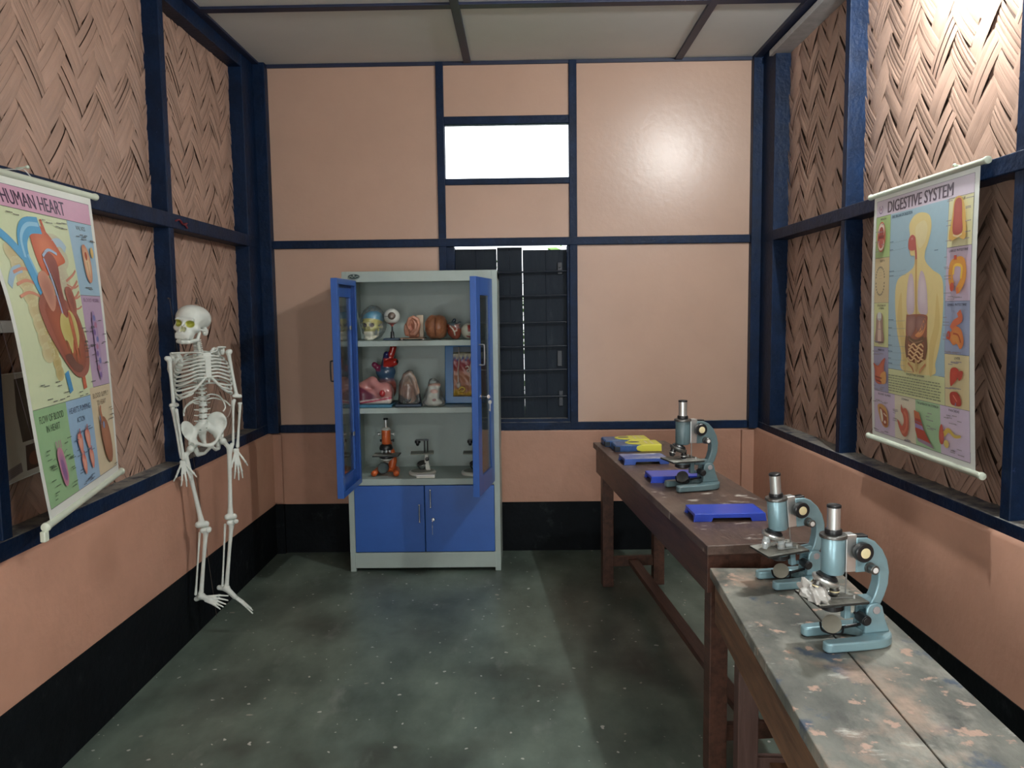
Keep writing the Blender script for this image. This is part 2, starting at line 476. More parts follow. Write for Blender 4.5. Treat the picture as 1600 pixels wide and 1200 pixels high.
# ceiling battens
for x in (-.345, .972): trim((x, YF, ZC-.014), (x+.046, YB-.01, ZC+.01), 'ceiling_batten', .003)
for y in (4.135, 2.9, 1.66, .42, -.82): trim((-1.66, y, ZC-.013), (1.52, y+.06, ZC+.01), 'ceiling_batten', .003)
trim((-1.67, YF, ZC-.012), (-1.615, YB-.01, ZC+.01), 'ceiling_batten', .003); trim((1.455, YF, ZC-.02), (1.505, YB-.01, ZC+.01), 'ceiling_batten', .003)

# ---------------------------------------------------------------- woven bamboo panels
def woven(side, y0, y1, z0, z1, seed):
    rng = random.Random(seed)
    w = .104; bm = bmesh.new(); uvl = bm.loops.layers.uv.new('UVMap')
    ra, rb = Vector((.635, .775)), Vector((-.635, .775))
    ph = Vector((rng.random()*.2, rng.random()*.2))
    def lift(s, t): return 0
    n = int((max(y1-y0, z1-z0))/w*1.6)+6
    cy, cz = (y0+y1)/2, (z0+z1)/2
    floats = []
    for i in range(-n, n):
        for j in range(-n, n):
            k = (i-j) % 4
            if k == 0: floats.append((i, j, 0))          # strip along ra covers cells i, i+1 of row j
            if k == 2: floats.append((i, j, 1))          # strip along rb covers cells j-1, j of column i
    for (i, j, d) in floats:
        if d == 0: c0 = Vector((i+1.0, j+.5)); A, Bv = ra, rb
        else: c0 = Vector((i+.5, j+0.0)); A, Bv = rb, ra
        c = (ra*c0.x+rb*c0.y)*w+ph+Vector((cy, cz))
        if not (y0-.16 < c.x < y1+.16 and z0-.16 < c.y < z1+.16): continue
        L = w*2*.56; hw = w*.5
        k = rng.choice((4, 5, 5, 6, 3) if (side > 0) == (d == 0) else (1, 2, 2, 3, 4)) if side > 0 else rng.choice((2, 3, 3, 4, 4, 5)); cuts = [0]+sorted((q+rng.uniform(-.22, .22))/k for q in range(1, k))+[1]
        tilt = rng.uniform(-.03, .03)+(.06 if side > 0 and d == 0 else 0); mid = .0048+rng.uniform(-.0015, .003); off = rng.uniform(0, 50); ru = rng.uniform(0, 50)
        skew = rng.uniform(-.025, .025)
        for q in range(k):
            g = rng.choice((.0, .0001, .0003, .0006)) if rng.random() < .90 else .0022
            v0, v1 = -hw+cuts[q]*2*hw+g, -hw+cuts[q+1]*2*hw-g*.4
            dz = rng.uniform(-.0011, .0011); tl = rng.uniform(-.11, .11)
            rows = []
            for a in range(7):
                u = -1+2*a/6
                arch = mid*(1-abs(u)**2.4)-.0035
                row = []
                for e in range(4):
                    fv = e/3; v = v0+(v1-v0)*fv
                    h = arch+dz+(.0012 if e in (1, 2) else 0)+tl*(fv-.5)*(v1-v0)+tilt*v
                    p = c+A*(u*L)+Bv*(v+skew*u*L*.2)
                    x = (XWL+h+.004) if side < 0 else (XWR-h-.004)
                    row.append((bm.verts.new((x, p.x, p.y)), (u*L+ru, v+off)))
                rows.append(row)
            for a in range(6):
                for e in range(3):
                    quad = [rows[a][e], rows[a+1][e], rows[a+1][e+1], rows[a][e+1]]
                    if (side < 0) != (d == 0): quad.reverse()
                    f = bm.faces.new([x[0] for x in quad]); f.smooth = True
                    for lp, x in zip(f.loops, quad): lp[uvl].uv = x[1]
    for co, no in (((0, y0, 0), (0, -1, 0)), ((0, y1, 0), (0, 1, 0)), ((0, 0, z0), (0, 0, -1)), ((0, 0, z1), (0, 0, 1))):
        bmesh.ops.bisect_plane(bm, geom=bm.verts[:]+bm.edges[:]+bm.faces[:], plane_co=co, plane_no=no, clear_outer=True)
    # bare bamboo behind the gaps
    xb = XWL-.006 if side < 0 else XWR+.006; xc = xb+side*.03
    lo = (min(xb, xc), y0, z0); hi = (max(xb, xc), y1, z1)
    r = bmesh.ops.create_cube(bm, size=1)
    for v in r['verts']: v.co = Vector([lo[i]+(v.co[i]+.5)*(hi[i]-lo[i]) for i in range(3)])
    fs = set(f for v in r['verts'] for f in v.link_faces)
    for f in fs: f.material_index = 1
    me = bpy.data.meshes.new('woven_panel'); bm.to_mesh(me); bm.free()
    me.materials.append(M['weave']); me.materials.append(M['weave_back'])
    o = bpy.data.objects.new('woven_panel', me); COL.objects.link(o); o.parent = wall_l if side < 0 else wall_r
    return o
ys = [YF]+list(posts_y)+[YB]
for side in (-1, 1):
    for i in range(len(ys)-1):
        y0, y1 = ys[i], ys[i+1]
        for lv in (0, 1):
            if side < 0 and i == 1 and lv == 0: continue      # window opening
            woven(side, y0-.02, y1+.03, .80 if lv == 0 else 2.0, 2.03 if lv == 0 else ZC, 11*i+100*lv+(7 if side < 0 else 0))

# ---------------------------------------------------------------- windows in the back wall
w1 = struct(thing('window_1', 'open bright ventilator high in the back wall between blue battens', 'window', (-.08, YB, 2.41)))
b = MB(); b.box((-.40, .0, -.02), (.40, .03, .003)); b.box((-.40, 0, .331), (.40, .03, .36)); b.box((-.42, 0, -.02), (-.392, .03, .36)); b.box((.388, 0, -.02), (.415, .03, .36))
b.build('window_frame', M['blue_timber'], w1, smooth=0)
w2 = struct(thing('window_2', 'closed dark wooden shutters behind iron bars right of the cabinet', 'window', (-.08, YB, .85)))
X0, X1, Z0, Z1 = -.345, .385, 0.0, 1.135      # local to window_2
b = MB(); b.box((-.40, -.004, Z0-.02), (X0, .10, Z1)); b.box((X1-.012, -.004, Z0-.02), (.43, .10, Z1)); b.box((X0, -.002, Z0-.02), (X1, .10, Z0+.022))
b.build('window_frame', M['blue_timber'], w2, smooth=0, bevel=.003)
def leaf(x0, x1, x0t, x1t, z1, n, tag_):
    b = MB()
    for i in range(n):
        f0, f1 = i/n, (i+1)/n
        a, c, at, ct = x0+(x1-x0)*f0, x0+(x1-x0)*f1, x0t+(x1t-x0t)*f0, x0t+(x1t-x0t)*f1
        d = .001*(i % 2)
        b.rings([[Vector((a, .045+d, Z0+.02)), Vector((c, .045+d, Z0+.02)), Vector((c, .068+d, Z0+.02)), Vector((a, .068+d, Z0+.02))],
                 [Vector((at, .045+d, z1)), Vector((ct, .045+d, z1)), Vector((ct, .068+d, z1)), Vector((at, .068+d, z1))]])
    return b.build('shutter', M['shutter'], w2, smooth=0, bevel=.0015)
leaf(X0, -.074, X0, -.0775, Z1-.012, 2, 0)
leaf(-.0738, .0957, -.0750, .0862, Z1-.004, 2, 1)
leaf(.0958, X1, .090, X1, Z1-.022, 2, 2)
for z in (1.82, 1.666, 1.494, 1.339, 1.186, 1.012):
    MB().tube([(X0-.01, .018, z-.85+random.Random(int(z*100)).uniform(-.004, .004)), (0, .017, z-.851), (X1+.01, .018, z-.85+.004)], .0062, 8).build('window_bar', M['iron'], w2)
b = MB(); b.box((.315, .03, .955), (.345, .047, 1.03)); b.cyl((.33, .03, 1.0), (.33, .02, 1.0), .006, n=8); b.box((.31, .034, .36), (.34, .046, .46)); b.box((.318, .03, .1), (.345, .046, .2))
b.build('latch', M['iron'], w2, smooth=0, bevel=.002)

# greenery and ground outside the back wall
g = MB().box((-6, YB+.35, -.5), (6, 16, -.45)).build('ground_outside', mat('grass_ground', (.10, .16, .04), .9, var=.4, vscale=3), smooth=0)
struct(g)
rng = random.Random(5); bm = bmesh.new()
for i in range(1500):
    c = Vector((rng.uniform(-1.6, 1.6), YB+2.2+rng.uniform(-.4, .5), rng.uniform(-.4, 2.05)+.25*math.sin(i)))
    e = Euler((rng.uniform(-1, 1), rng.uniform(-1, 1), rng.uniform(0, 6))).to_matrix()
    s = rng.uniform(.05, .11)
    vs = [bm.verts.new(c+e @ Vector(p)*s) for p in ((0, -1, 0), (.35, -.2, .06), (.25, .5, .02), (0, 1, -.05), (-.25, .5, .02), (-.35, -.2, .06))]
    bm.faces.new(vs)
me = bpy.data.meshes.new('garden_foliage'); bm.to_mesh(me); bm.free()
o = link_mesh('garden_foliage', me, mat('leaf_green', (.16, .34, .05), .5, var=.5, vscale=2), smooth=0)
tag(o, 'green garden foliage outside, glimpsed through the gaps of the closed shutters', 'foliage', kind='stuff')

# ---------------------------------------------------------------- bare bulbs on the right wall (above and behind the view)
def lamp_em():
    m = bpy.data.materials.new('lit_bulb_glass'); m.use_nodes = True
    N = m.node_tree.nodes; L = m.node_tree.links
    e = N.new('ShaderNodeEmission'); e.inputs[0].default_value = (.97, 1.0, .985, 1)
    e.inputs[1].default_value = LAMP_POWER/(PI*4*PI*.032**2)
    L.new(e.outputs[0], N['Material Output'].inputs[0]); return m
M['bulb'] = lamp_em()
M['white_plastic'] = mat('white_plastic', (.75, .76, .74), .4, var=.05)
t = thing('wall_lamp', 'lit round bulb in a white holder high on the right wall between the posts', 'lamp', LAMP_A)
dx = 1.60-LAMP_A[0]
MB().ell((0, 0, 0), (.032, .032, .032), 16).build('bulb', M['bulb'], t, smooth=180)
MB().lathe([(.018, .025), (.021, .04), (.021, .075), (.03, .078), (.03, .085)], (0, 0, 0), (dx*.6, 0, .10), 16).build('lamp_holder', M['white_plastic'], t)
MB().tube([(.048, 0, .065), (.12, 0, .075), (dx-.005, 0, .02)], .006, 8).build('bracket', M['white_plastic'], t)
MB().box((dx-.012, -.04, -.03), (dx+.004, .04, .06)).build('mounting_block', M['white_plastic'], t, smooth=0, bevel=.003)
t = thing('tube_lamp', 'lit white tube lamp on the right wall behind the camera', 'lamp', LAMP_B)
e2 = M['bulb'].copy(); e2.name = 'lit_tube_glass'; e2.node_tree.nodes['Emission'].inputs[1].default_value = 105/(PI*2*PI*.014*.5); M['tube'] = e2
MB().tube([(0, -.25, 0), (0, .25, 0)], .014, 14).build('tube', M['tube'], t)
MB().box((.018, -.28, -.022), (.055, .28, .022)).build('batten', M['white_plastic'], t, smooth=0, bevel=.003)
for y in (-.265, .265): MB().box((-.018, y-.014, -.020), (.030, y+.014, .020)).build('end_socket', M['white_plastic'], t, smooth=0, bevel=.003)
for y in (-.2, .2): MB().box((.05, y-.012, -.01), (1.606-LAMP_B[0], y+.012, .01)).build('bracket', M['white_plastic'], t, smooth=0, bevel=.002)

# ================================================================ cabinet
M['grey_steel'] = mat('grey_green_steel', (.36, .43, .40), .42, spec=.5, var=.10, vscale=6, bump=.03, bscale=50)
M['blue_steel'] = mat('blue_enamelled_steel', (.030, .110, .41), .34, spec=.5, var=.14, vscale=4, bump=.03, bscale=50)
M['chrome'] = mat('chrome', (.72, .74, .76), .18, 1.0, var=.1, vscale=30)
M['dull_metal'] = mat('dull_metal', (.42, .43, .42), .38, .9, var=.2, vscale=30)
M['black_plastic'] = mat('black_plastic', (.012, .013, .015), .35, var=.3, vscale=30)
M['badge'] = mat('dark_green_badge', (.02, .05, .05), .3, var=.3, vscale=40)
M['glass'] = film('window_glass', (.90, .95, .93), .8, .02, .03)

CX, CY = -.601, 4.665
cab = thing('steel_cabinet', 'tall grey steel cabinet with open blue glass doors full of anatomy models', 'cabinet', (CX, CY, 0))
b = MB()
b.box((-.459, .004, .0), (-.430, .405, 1.812)); b.box((.430, .004, .0), (.459, .405, 1.812))
b.box((-.459, .004, 1.765), (.459, .405, 1.815)); b.box((-.44, .392, .05), (.44, .405, 1.80)); b.box((-.44, .01, .10), (.44, .40, .118))
b.box((-.459, .002, 1.752), (.459, .022, 1.815)); b.box((-.459, 0, .0), (-.424, .022, 1.815)); b.box((.424, 0, .0), (.459, .022, 1.815))
b.box((-.44, .001, .533), (.44, .022, .571))
b.build('body', M['grey_steel'], cab, smooth=0, bevel=.003)
MB().box((-.43, -.002, .022), (.43, .016, .118)).build('plinth', M['grey_steel'], cab, smooth=0, bevel=.003)
for z, d in ((1.405, .38), (1.003, .38), (.572, .395)):
    b = MB(); b.box((-.43, .004, z-.006), (.43, .395, z)); z < .6 or b.box((-.43, .002, z-.033), (.43, .010, z-.001)); b.build('shelf', M['grey_steel'], cab, smooth=0, bevel=.002)
def bar_handle(name, par, x, z, y, ln, m, r=.0042, out=.028):
    s = -1
    return MB().tube(bez([(x, y, z-ln/2), (x, y+s*out*.8, z-ln/2), (x, y+s*out, z-ln/2+.012), (x, y+s*out, z+ln/2-.012), (x, y+s*out*.8, z+ln/2), (x, y, z+ln/2)], 30), r, 8).build(name, m, par)
def lower_door(x0, x1, hx, hz, nm):
    d = MB().box((x0+.001, -.004, .122), (x1-.001, .016, .530)).build('lower_door', M['blue_steel'], cab, smooth=0, bevel=.003)
    b = MB(); b.tube([(hx, -.026, hz-.052), (hx, -.026, hz+.052)], .0045, 10); b.tube([(hx, -.003, hz+.046), (hx, -.026, hz+.046)], .0045, 8); b.tube([(hx, -.003, hz-.046), (hx, -.026, hz-.046)], .0045, 8)
    b.ell((hx, -.026, hz+.052), (.0075, .0075, .006), 10); b.ell((hx, -.026, hz-.052), (.006, .006, .005), 10)
    b.build('handle', M['chrome'], d)
    return d
lower_door(-.424, .001, -.028, .365, 'l')
dr = lower_door(.003, .424, .040, .455, 'r')
MB().lathe([(.011, 0), (.012, .004), (.009, .007), (.004, .0072), (.002, .004)], (.052, -.004, .322), (0, -1, 0), 16).build('lock', M['chrome'], dr)
# badge on the header
b = MB(); b.prism([(.036*math.cos(a*PI/16), .0165*math.sin(a*PI/16)) for a in range(32)], 0, -.004, 'y', Matrix.Translation((-.385, .002, 1.785)))
bd = b.build('badge', M['badge'], cab)
b = MB(); b.tube(bez([(-.412, -.0035, 1.782), (-.403, -.0035, 1.788), (-.396, -.0035, 1.781), (-.386, -.0035, 1.787), (-.376, -.0035, 1.782), (-.366, -.0035, 1.787), (-.357, -.0035, 1.784)], 24), .0014, 6)
b.tube([(-.385+.034*math.cos(a*PI/20), -.003, 1.785+.0148*math.sin(a*PI/20)) for a in range(40)], .0009, 6, closed=True); b.ell((-.385, -.0035, 1.7935), (.006, .001, .003), 8)
b.build('logo', M['grey_steel'], bd)

def glass_door(side, ang):
    """hinge at origin; closed it reaches along +x (left door) or -x (right door); outer face towards -y"""
    s = side; Wd, z0, z1 = .428, 0.0, 1.205
    d = thing_part('glass_door', cab, (-.405 if s > 0 else .428, .0, .556), ang)
    def bx(b, a0, a1, lo, hi, c0, c1): x0, x1 = sorted((s*a0, s*a1)); b.box((x0, lo, c0), (x1, hi, c1))
    b = MB(); sw = .088
    bx(b, .006, sw, -.002, .003, z0, z1); bx(b, Wd-sw, Wd, -.002, .003, z0, z1); bx(b, sw, Wd-sw, -.002, .003, z0, .10); bx(b, sw, Wd-sw, -.002, .003, z1-.10, z1)
    # folded flanges towards the inside
    bx(b, .006, .012, 0, .033, z0, z1); bx(b, Wd-.006, Wd, 0, .033, z0, z1); bx(b, .008, Wd-.002, 0, .033, z0, .006); bx(b, .008, Wd-.002, 0, .033, z1-.006, z1)
    bx(b, Wd-.034, Wd, .029, .034, z0, z1); bx(b, .006, .036, .029, .034, z0, z1); bx(b, .008, Wd-.002, .029, .034, z0, .032); bx(b, .008, Wd-.002, .029, .034, z1-.032, z1)
    bx(b, sw-.006, sw, 0, .016, .10, z1-.10); bx(b, Wd-sw, Wd-sw+.006, 0, .016, .10, z1-.10); bx(b, sw, Wd-sw, 0, .016, .094, .10); bx(b, sw, Wd-sw, 0, .016, z1-.10, z1-.094)
    f = b.build('door_frame', M['blue_steel'], d, smooth=0, bevel=.002)
    b = MB(); bx(b, sw-.004, Wd-sw+.004, .0035, .0065, .096, z1-.096); b.build('glass_pane', M['glass'], d, smooth=0)
    for z in (.30, .92):
        for q in (sw-.012, Wd-sw-.022):
            b = MB(); bx(b, q, q+.034, .014, .019, z, z+.022); b.build('glass_clip', M['dull_metal'], d, smooth=0, bevel=.001)
    bar_handle('handle', d, s*(Wd-.05), .70 if s > 0 else .78, -.002, .11, M['black_plastic'] if s > 0 else M['dull_metal'])
    return d
def thing_part(name, par, loc, rz):
    o = bpy.data.objects.new(name, None); COL.objects.link(o); o.parent = par; o.location = loc; o.rotation_euler = (0, 0, rz); o.empty_display_size = .05
    return o
glass_door(1, R(-92)); gd = glass_door(-1, R(80.5))
MB().lathe([(.012, 0), (.013, .006), (.008, .008)], (-.37, -.002, .55), (0, -1, 0), 14).build('lock', M['chrome'], gd)
# keys
def key(loc, rz, label, hang):
    k = thing('key', label, 'key', loc, rz)
    b = MB(); b.tube([(0, .0, 0), (0, -.028, 0)], .0022, 8); b.prism([(.0085*math.cos(a*PI/8), .011*math.sin(a*PI/8)) for a in range(16)], -.001, .001, 'x', Matrix.Translation((0, -.038, 0)))
    b.build('key_in_lock', M['chrome'], k)
    b = MB(); b.tube([(.0, -.046+.008*math.sin(a*PI/8), -.006+.010*math.cos(a*PI/8)-.006) for a in range(16)], .0008, 6, closed=True)
    b.build('key_loop', M['chrome'], k)
    b = MB(); b.prism([(-.046+.0095*math.cos(a*PI/8), -.030+.0115*math.sin(a*PI/8)) for a in range(16)], -.001, .001, 'x'); b.box((-.001, -.0485, -.080), (.001, -.0435, -.038)); b.box((-.001, -.0445, -.078), (.001, -.0405, -.068))
    b.build('spare_key', M['dull_metal'], k)
    return k
a = R(80.5)
px_, py_ = -.37, -.010
key((CX+.428+px_*math.cos(a)-py_*math.sin(a), CY+px_*math.sin(a)+py_*math.cos(a), .556+.55), a, 'shiny key with a looped spare in the lock of the open right glass door', 1)
key((CX+.052, CY-.011, .322), 0, 'small key with a spare hanging from the lock of the blue lower cupboard door', 1)

# ================================================================ tables
def wood(name, c, c2, rough, grain=(9, .8, 9)):
    m = mat(name, c, rough, spec=.45, col2=c2, vscale=5, bump=.12, bscale=14, stretch=grain); return m
M['dark_wood'] = wood('dark_red_brown_wood', (.105, .046, .030), (.050, .023, .016), .38)
M['dark_top'] = wood('worn_dark_tabletop', (.118, .074, .056), (.064, .039, .031), .42, (6, 1.2, 6))
mix_layer(M['dark_top'], (.19, .145, .115), 2.4, .52, .78, detail=7, rough=.6)
mix_layer(M['dark_top'], (.50, .45, .40), 10, .61, .70, detail=9, stretch=(1, 1.8, 1), offset=(2, 0, 0), rough=.7)
M['brown_wood'] = wood('scuffed_brown_wood', (.20, .105, .055), (.085, .042, .024), .5, (7, .7, 7))
mix_layer(M['brown_wood'], (.42, .30, .22), 16, .66, .74, detail=6, stretch=(1, .3, 1))
M['leg_wood'] = wood('purple_brown_wood', (.115, .064, .052), (.07, .036, .028), .5, (9, 9, .8))
M['stained_top'] = mat('paint_stained_tabletop', (.21, .215, .185), .5, spec=.4, col2=(.085, .09, .08), vscale=5, bump=.2, bscale=40, stretch=(1.6, .8, 1))
mix_layer(M['stained_top'], (.36, .35, .30), 7, .50, .70, detail=8, stretch=(1, .6, 1), offset=(5, 2, 0))
mix_layer(M['stained_top'], (.045, .048, .045), 6, .58, .72, detail=8, offset=(1, 8, 0), stretch=(1, .7, 1))
mix_layer(M['stained_top'], (.060, .085, .125), 6.5, .58, .64, detail=8, offset=(.6, 3.2, 0))
mix_layer(M['stained_top'], (.44, .31, .235), 3.6, .54, .68, detail=9, offset=(4.3, .35, 0))
mix_layer(M['stained_top'], (.46, .31, .24), 17, .605, .65, detail=5, offset=(2, 2, 0))
mix_layer(M['stained_top'], (.62, .62, .56), 7, .62, .72, detail=9, stretch=(1, 2.2, 1), offset=(9, 1, 0))

def lab_table(label, loc, rz, wx, ly, h, tm, am, lm, inset, gap, crossz):
    t = thing('lab_table', label, 'table', loc, rz)
    b = MB(); th = .032
    if gap:
        b.box((-wx, -ly, h-th), (.010, ly, h)); b.box((.014, -ly, h-th-.001), (wx, ly, h-.0008))
        b.box((-.05, -ly+.1, h-th-.012), (.05, ly-.1, h-th-.003))
    else:
        b.box((-wx, -ly, h-th), (wx, ly, h))
    b.build('tabletop', tm, t, smooth=0, bevel=.003)
    ah = .135
    for s in (-1, 1):
        MB().box((s*(wx-.022)-.011, -ly+.03, h-th-ah), (s*(wx-.022)+.011, ly-.03, h-th)).build('apron', am, t, smooth=0, bevel=.002)
        MB().box((-wx+.033, s*(ly-.045)-.011, h-th-ah), (wx-.033, s*(ly-.045)+.011, h-th)).build('apron', am, t, smooth=0, bevel=.002)
    lx, lyy = wx-.033-inset, ly-.056-.034
    for sx in (-1, 1):
        for sy in (-1, 1):
            x, y = sx*(lx-.03), sy*lyy
            MB().box((x-.031, y-.031, 0), (x+.031, y+.031, h-th)).build('leg', lm, t, smooth=0, bevel=.003)
    for sy in (-1, 1):
        MB().box((-(lx-.06), sy*lyy-.014, crossz-.028), (lx-.06, sy*lyy+.014, crossz+.028)).build('end_rail', lm, t, smooth=0, bevel=.002)
    MB().box((-.028, -lyy+.014, crossz-.014), (.028, lyy-.014, crossz+.014)).build('stretcher', am, t, smooth=0, bevel=.002)
    return t
lab_table('long dark red-brown wooden table holding blue trays, reaching to the back wall', (.703, 3.492, 0), R(5.2), .21, 1.01, .815, M['dark_top'], M['dark_wood'], M['dark_wood'], .0, False, .14)
lab_table('scuffed wooden table with a paint-stained cracked top holding two pale blue microscopes', (.736, 1.425, 0), R(-2.6), .196, 1.0, .755, M['stained_top'], M['brown_wood'], M['leg_wood'], .035, True, .16)

# ================================================================ microscopes
M['scope_blue'] = mat('pale_blue_hammered_enamel', (.245, .40, .45), .33, .3, spec=.55, var=.10, vscale=8, bump=.04, bscale=120)
M['scope_teal'] = mat('grey_teal_enamel', (.118, .185, .20), .34, spec=.5, var=.18, vscale=8, bump=.04, bscale=120)
mix_layer(M['scope_blue'], (.33, .38, .37), 11, .60, .80, up_only=True, rough=.7)
M['silver'] = mat('brushed_silver', (.74, .76, .74), .34, .85, var=.15, vscale=25, stretch=(1, 1, .1))
M['steel_dark'] = mat('dark_steel_ring', (.18, .18, .17), .35, .8, var=.3, vscale=30)
M['cream'] = mat('cream_plastic', (.78, .68, .40), .45, var=.08, vscale=60)
M['white_cap'] = mat('white_cap_plastic', (.74, .74, .72), .4, var=.06)
M['stage_black'] = mat('dusty_black_stage', (.022, .024, .022), .5, var=.4, vscale=30)
mix_layer(M['stage_black'], (.33, .33, .29), 13, .28, .52, detail=8, up_only=True, rough=.85)
M['mirror'] = mat('dusty_mirror', (.20, .19, .15), .35, .25, var=.15, vscale=40)
M['frosted'] = mat('frosted_plastic_cover', (.62, .68, .68), .35, trans=.35, var=.1)
M['scope_pin'] = mat('pinkish_pin', (.36, .33, .33), .5, var=.15)
M['wrap'] = mat('crumpled_white_wrap', (.60, .585, .55), .3, spec=.6, var=.12, vscale=20, trans=.15)

def make_microscope(label, loc, rz, paint, tilt=0, scale=1.0, objectives='black', wrap=False, group=None):
    t = thing('microscope', label, 'microscope', loc, rz, group); t.scale = (scale,)*3
    J = Matrix.Translation((.103, 0, .083)) @ Matrix.Rotation(-R(tilt), 4, 'Y') @ Matrix.Translation((-.103, 0, -.083))
    def up(o):
        o.matrix_local = J; return o
    # horseshoe foot
    def arc(cx, cy, r, a0, a1, n): return [(cx+r*math.cos(R(a0+(a1-a0)*i/n)), cy+r*math.sin(R(a0+(a1-a0)*i/n))) for i in range(n+1)]
    out = arc(.085, 0, .066, -80, 80, 12)
    out += [(.05, .067), (-.030, .066)] + arc(-.036, .052, .012, 80, 180, 4) + arc(-.036, .046, .012, 180, 270, 4)
    out += [(.02, .033), (.060, .030)] + arc(.055, 0, .026, 70, -70, 8) + [(.060, -.030), (.02, -.033)] + arc(-.036, -.046, .012, 90, 180, 4) + arc(-.036, -.052, .012, 180, 280, 4) + [(.05, -.067)]
    b = MB(); b.prism(out, .003, .026, 'z'); b.build('foot', paint, t, smooth=30, bevel=.004, seg=3)
    for x, y in ((-.036, .049), (-.036, -.049), (.13, 0)): MB().cyl((x, y, 0), (x, y, .004), .009, n=12).build('rubber_foot', M['black_plastic'], t)
    b = MB(); pil = [(.074, .026), (.142, .026), (.128, .06), (.120, .092), (.108, .100), (.086, .098), (.079, .088)]
    b.prism(pil, -.026, -.017); b.prism(pil, .017, .026); b.prism([(.080, .026), (.135, .026), (.12, .07), (.084, .07)], -.02, .02)
    b.build('pillar', paint, t, smooth=30, bevel=.003)
    b = MB(); b.cyl((.103, -.029, .083), (.103, .029, .083), .0095, n=20); b.build('hinge_pin', M['scope_pin'], t, bevel=.001)
    # curved limb
    arm = [(.052, .262), (.080, .261), (.103, .250), (.123, .229), (.137, .202), (.1435, .172), (.141, .140), (.132, .112), (.120, .088), (.112, .074), (.096, .074), (.090, .088),
           (.096, .100), (.106, .118), (.1135, .142), (.115, .165), (.110, .182), (.101, .191), (.088, .1935), (.088, .176), (.052, .176)]
    up(MB().prism(arm, -.0155, .0155).build('arm', paint, t, smooth=30, bevel=.0035, seg=3))
    up(MB().box((.026, -.014, .178), (.054, .014, .270)).build('rack_slide', M['silver'], t, smooth=0, bevel=.002))
    up(MB().box((.052, -.012, .258), (.085, .012, .266)).build('dust_cap', M['black_plastic'], t, smooth=0, bevel=.002))
    up(MB().lathe([(.020, .173), (.026, .176), (.0272, .180), (.0272, .262), (.026, .264)], n=32).build('body_tube', paint, t, smooth=35))
    up(MB().lathe([(.0275, .2625), (.032, .264), (.0325, .268), (.031, .2715), (.0275, .2725)], n=32).build('tube_collar', M['steel_dark'], t, smooth=35))
    up(MB().lathe([(.0195, .272), (.0200, .274), (.0200, .282), (.019, .284)], n=28).build('eyepiece_collar', M['black_plastic'], t, smooth=35))
    ep = up(MB().lathe([(.0155, .283), (.0155, .337)], n=28).build('eyepiece', M['silver'], t, smooth=35))
    MB().lathe([(.0155, .3365), (.0168, .337), (.0170, .342), (.0150, .3435), (.010, .3425), (.004, .3415)], n=28).build('eye_lens', M['black_plastic'], ep, smooth=35)
    # nosepiece and objectives
    ax = Vector((.36, -.10, 1)).normalized(); c = Vector((-.019, -.003, .161))
    up(MB().lathe([(.006, .016), (.022, .013), (.026, .008), (.026, .004)], c, ax, 28).build('turret_housing', M['black_plastic'], t, smooth=35))
    up(MB().lathe([(.026, .005), (.0325, .004), (.0335, .0), (.032, -.005), (.027, -.010), (.012, -.014)], c, ax, 28).build('turret', M['silver'] if objectives != 'black' else M['steel_dark'], t, smooth=35))
    om = {'black': M['black_plastic'], 'frosted': M['frosted'], 'mixed': M['steel_dark']}[objectives]
    ln = {'black': .030, 'frosted': .036, 'mixed': .026}[objectives]
    for k, (px, py) in enumerate(((.021, -.004), (-.024, -.008), (-.010, .020))):
        if objectives == 'frosted' and k == 2: continue
        base = c+Vector((px, py, -.008-.36*px)); d = Vector((px*9-.12, py*9, -1)).normalized() if k else Vector((0, 0, -1))
        L = ln*(1 if k != 2 else .75)
        ob = up(MB().lathe([(.0095, 0), (.0098, .008), (.0115, .010), (.0115, L*.72), (.0085, L*.85), (.0065, L)], base, d, 18).build('objective', om, t, smooth=35))
        MB().lathe([(.0119, L*.45), (.0119, L*.55)], base, d, 18).build('ring', M['cream'] if objectives == 'mixed' else M['silver'], ob, smooth=35)
    # stage
    st = up(MB().box((-.066, -.056, .1115), (.064, .056, .1185)).build('stage', M['stage_black'], t, smooth=0, bevel=.002))
    MB().cyl((0, 0, .1182), (0, 0, .1189), .011, n=24).build('stage_opening', M['black_plastic'], st)
    for s in (-1, 1):
        b = MB(); b.tube(bez([(.040, s*.030, .122), (.018, s*.026, .1215), (-.006, s*.020, .1200), (-.014, s*.016, .1212)], 12), .0032, 8, flat=.25); b.cyl((.040, s*.030, .118), (.040, s*.030, .128), .0028, n=10)
        b.build('stage_clip', M['silver'], st)
    if objectives == 'frosted':
        MB().cyl((.020, -.004, .124), (.034, -.016, .126), .0075, n=14).build('slide_holder', M['frosted'], st)
    up(MB().cyl((.037, 0, .178), (.037, 0, .121), .0021, n=10).build('stop_rod', M['dull_metal'], t))
    # condenser, mirror
    up(MB().lathe([(.012, .1115), (.030, .110), (.0305, .101), (.029, .0995)], n=28).build('condenser_ring', paint, t, smooth=35))
    up(MB().lathe([(.028, .100), (.0285, .088), (.020, .083), (.008, .082)], n=28).build('diaphragm', M['black_plastic'], t, smooth=35))
    b = MB(); b.box((.030, -.010, .060), (.046, .010, .112)); b.box((.05, -.012, .092), (.10, .012, .1115)); b.cyl((.040, 0, .064), (.085, 0, .064), .006, n=12)
    up(b.build('substage_bracket', paint, t, smooth=0, bevel=.002))
    b = MB(); b.cyl((.062, -.018, .070), (.062, -.05, .068), .0125, n=18); b.cyl((.062, -.05, .068), (.062, -.053, .068), .010, n=18); b.cyl((.062, 0, .070), (.062, -.02, .070), .004, n=8)
    up(b.build('focus_knob', M['black_plastic'], t, bevel=.001))
    n_ = Vector((-.50, -.62, .60)).normalized(); mc = Vector((-.006, -.012, .052))
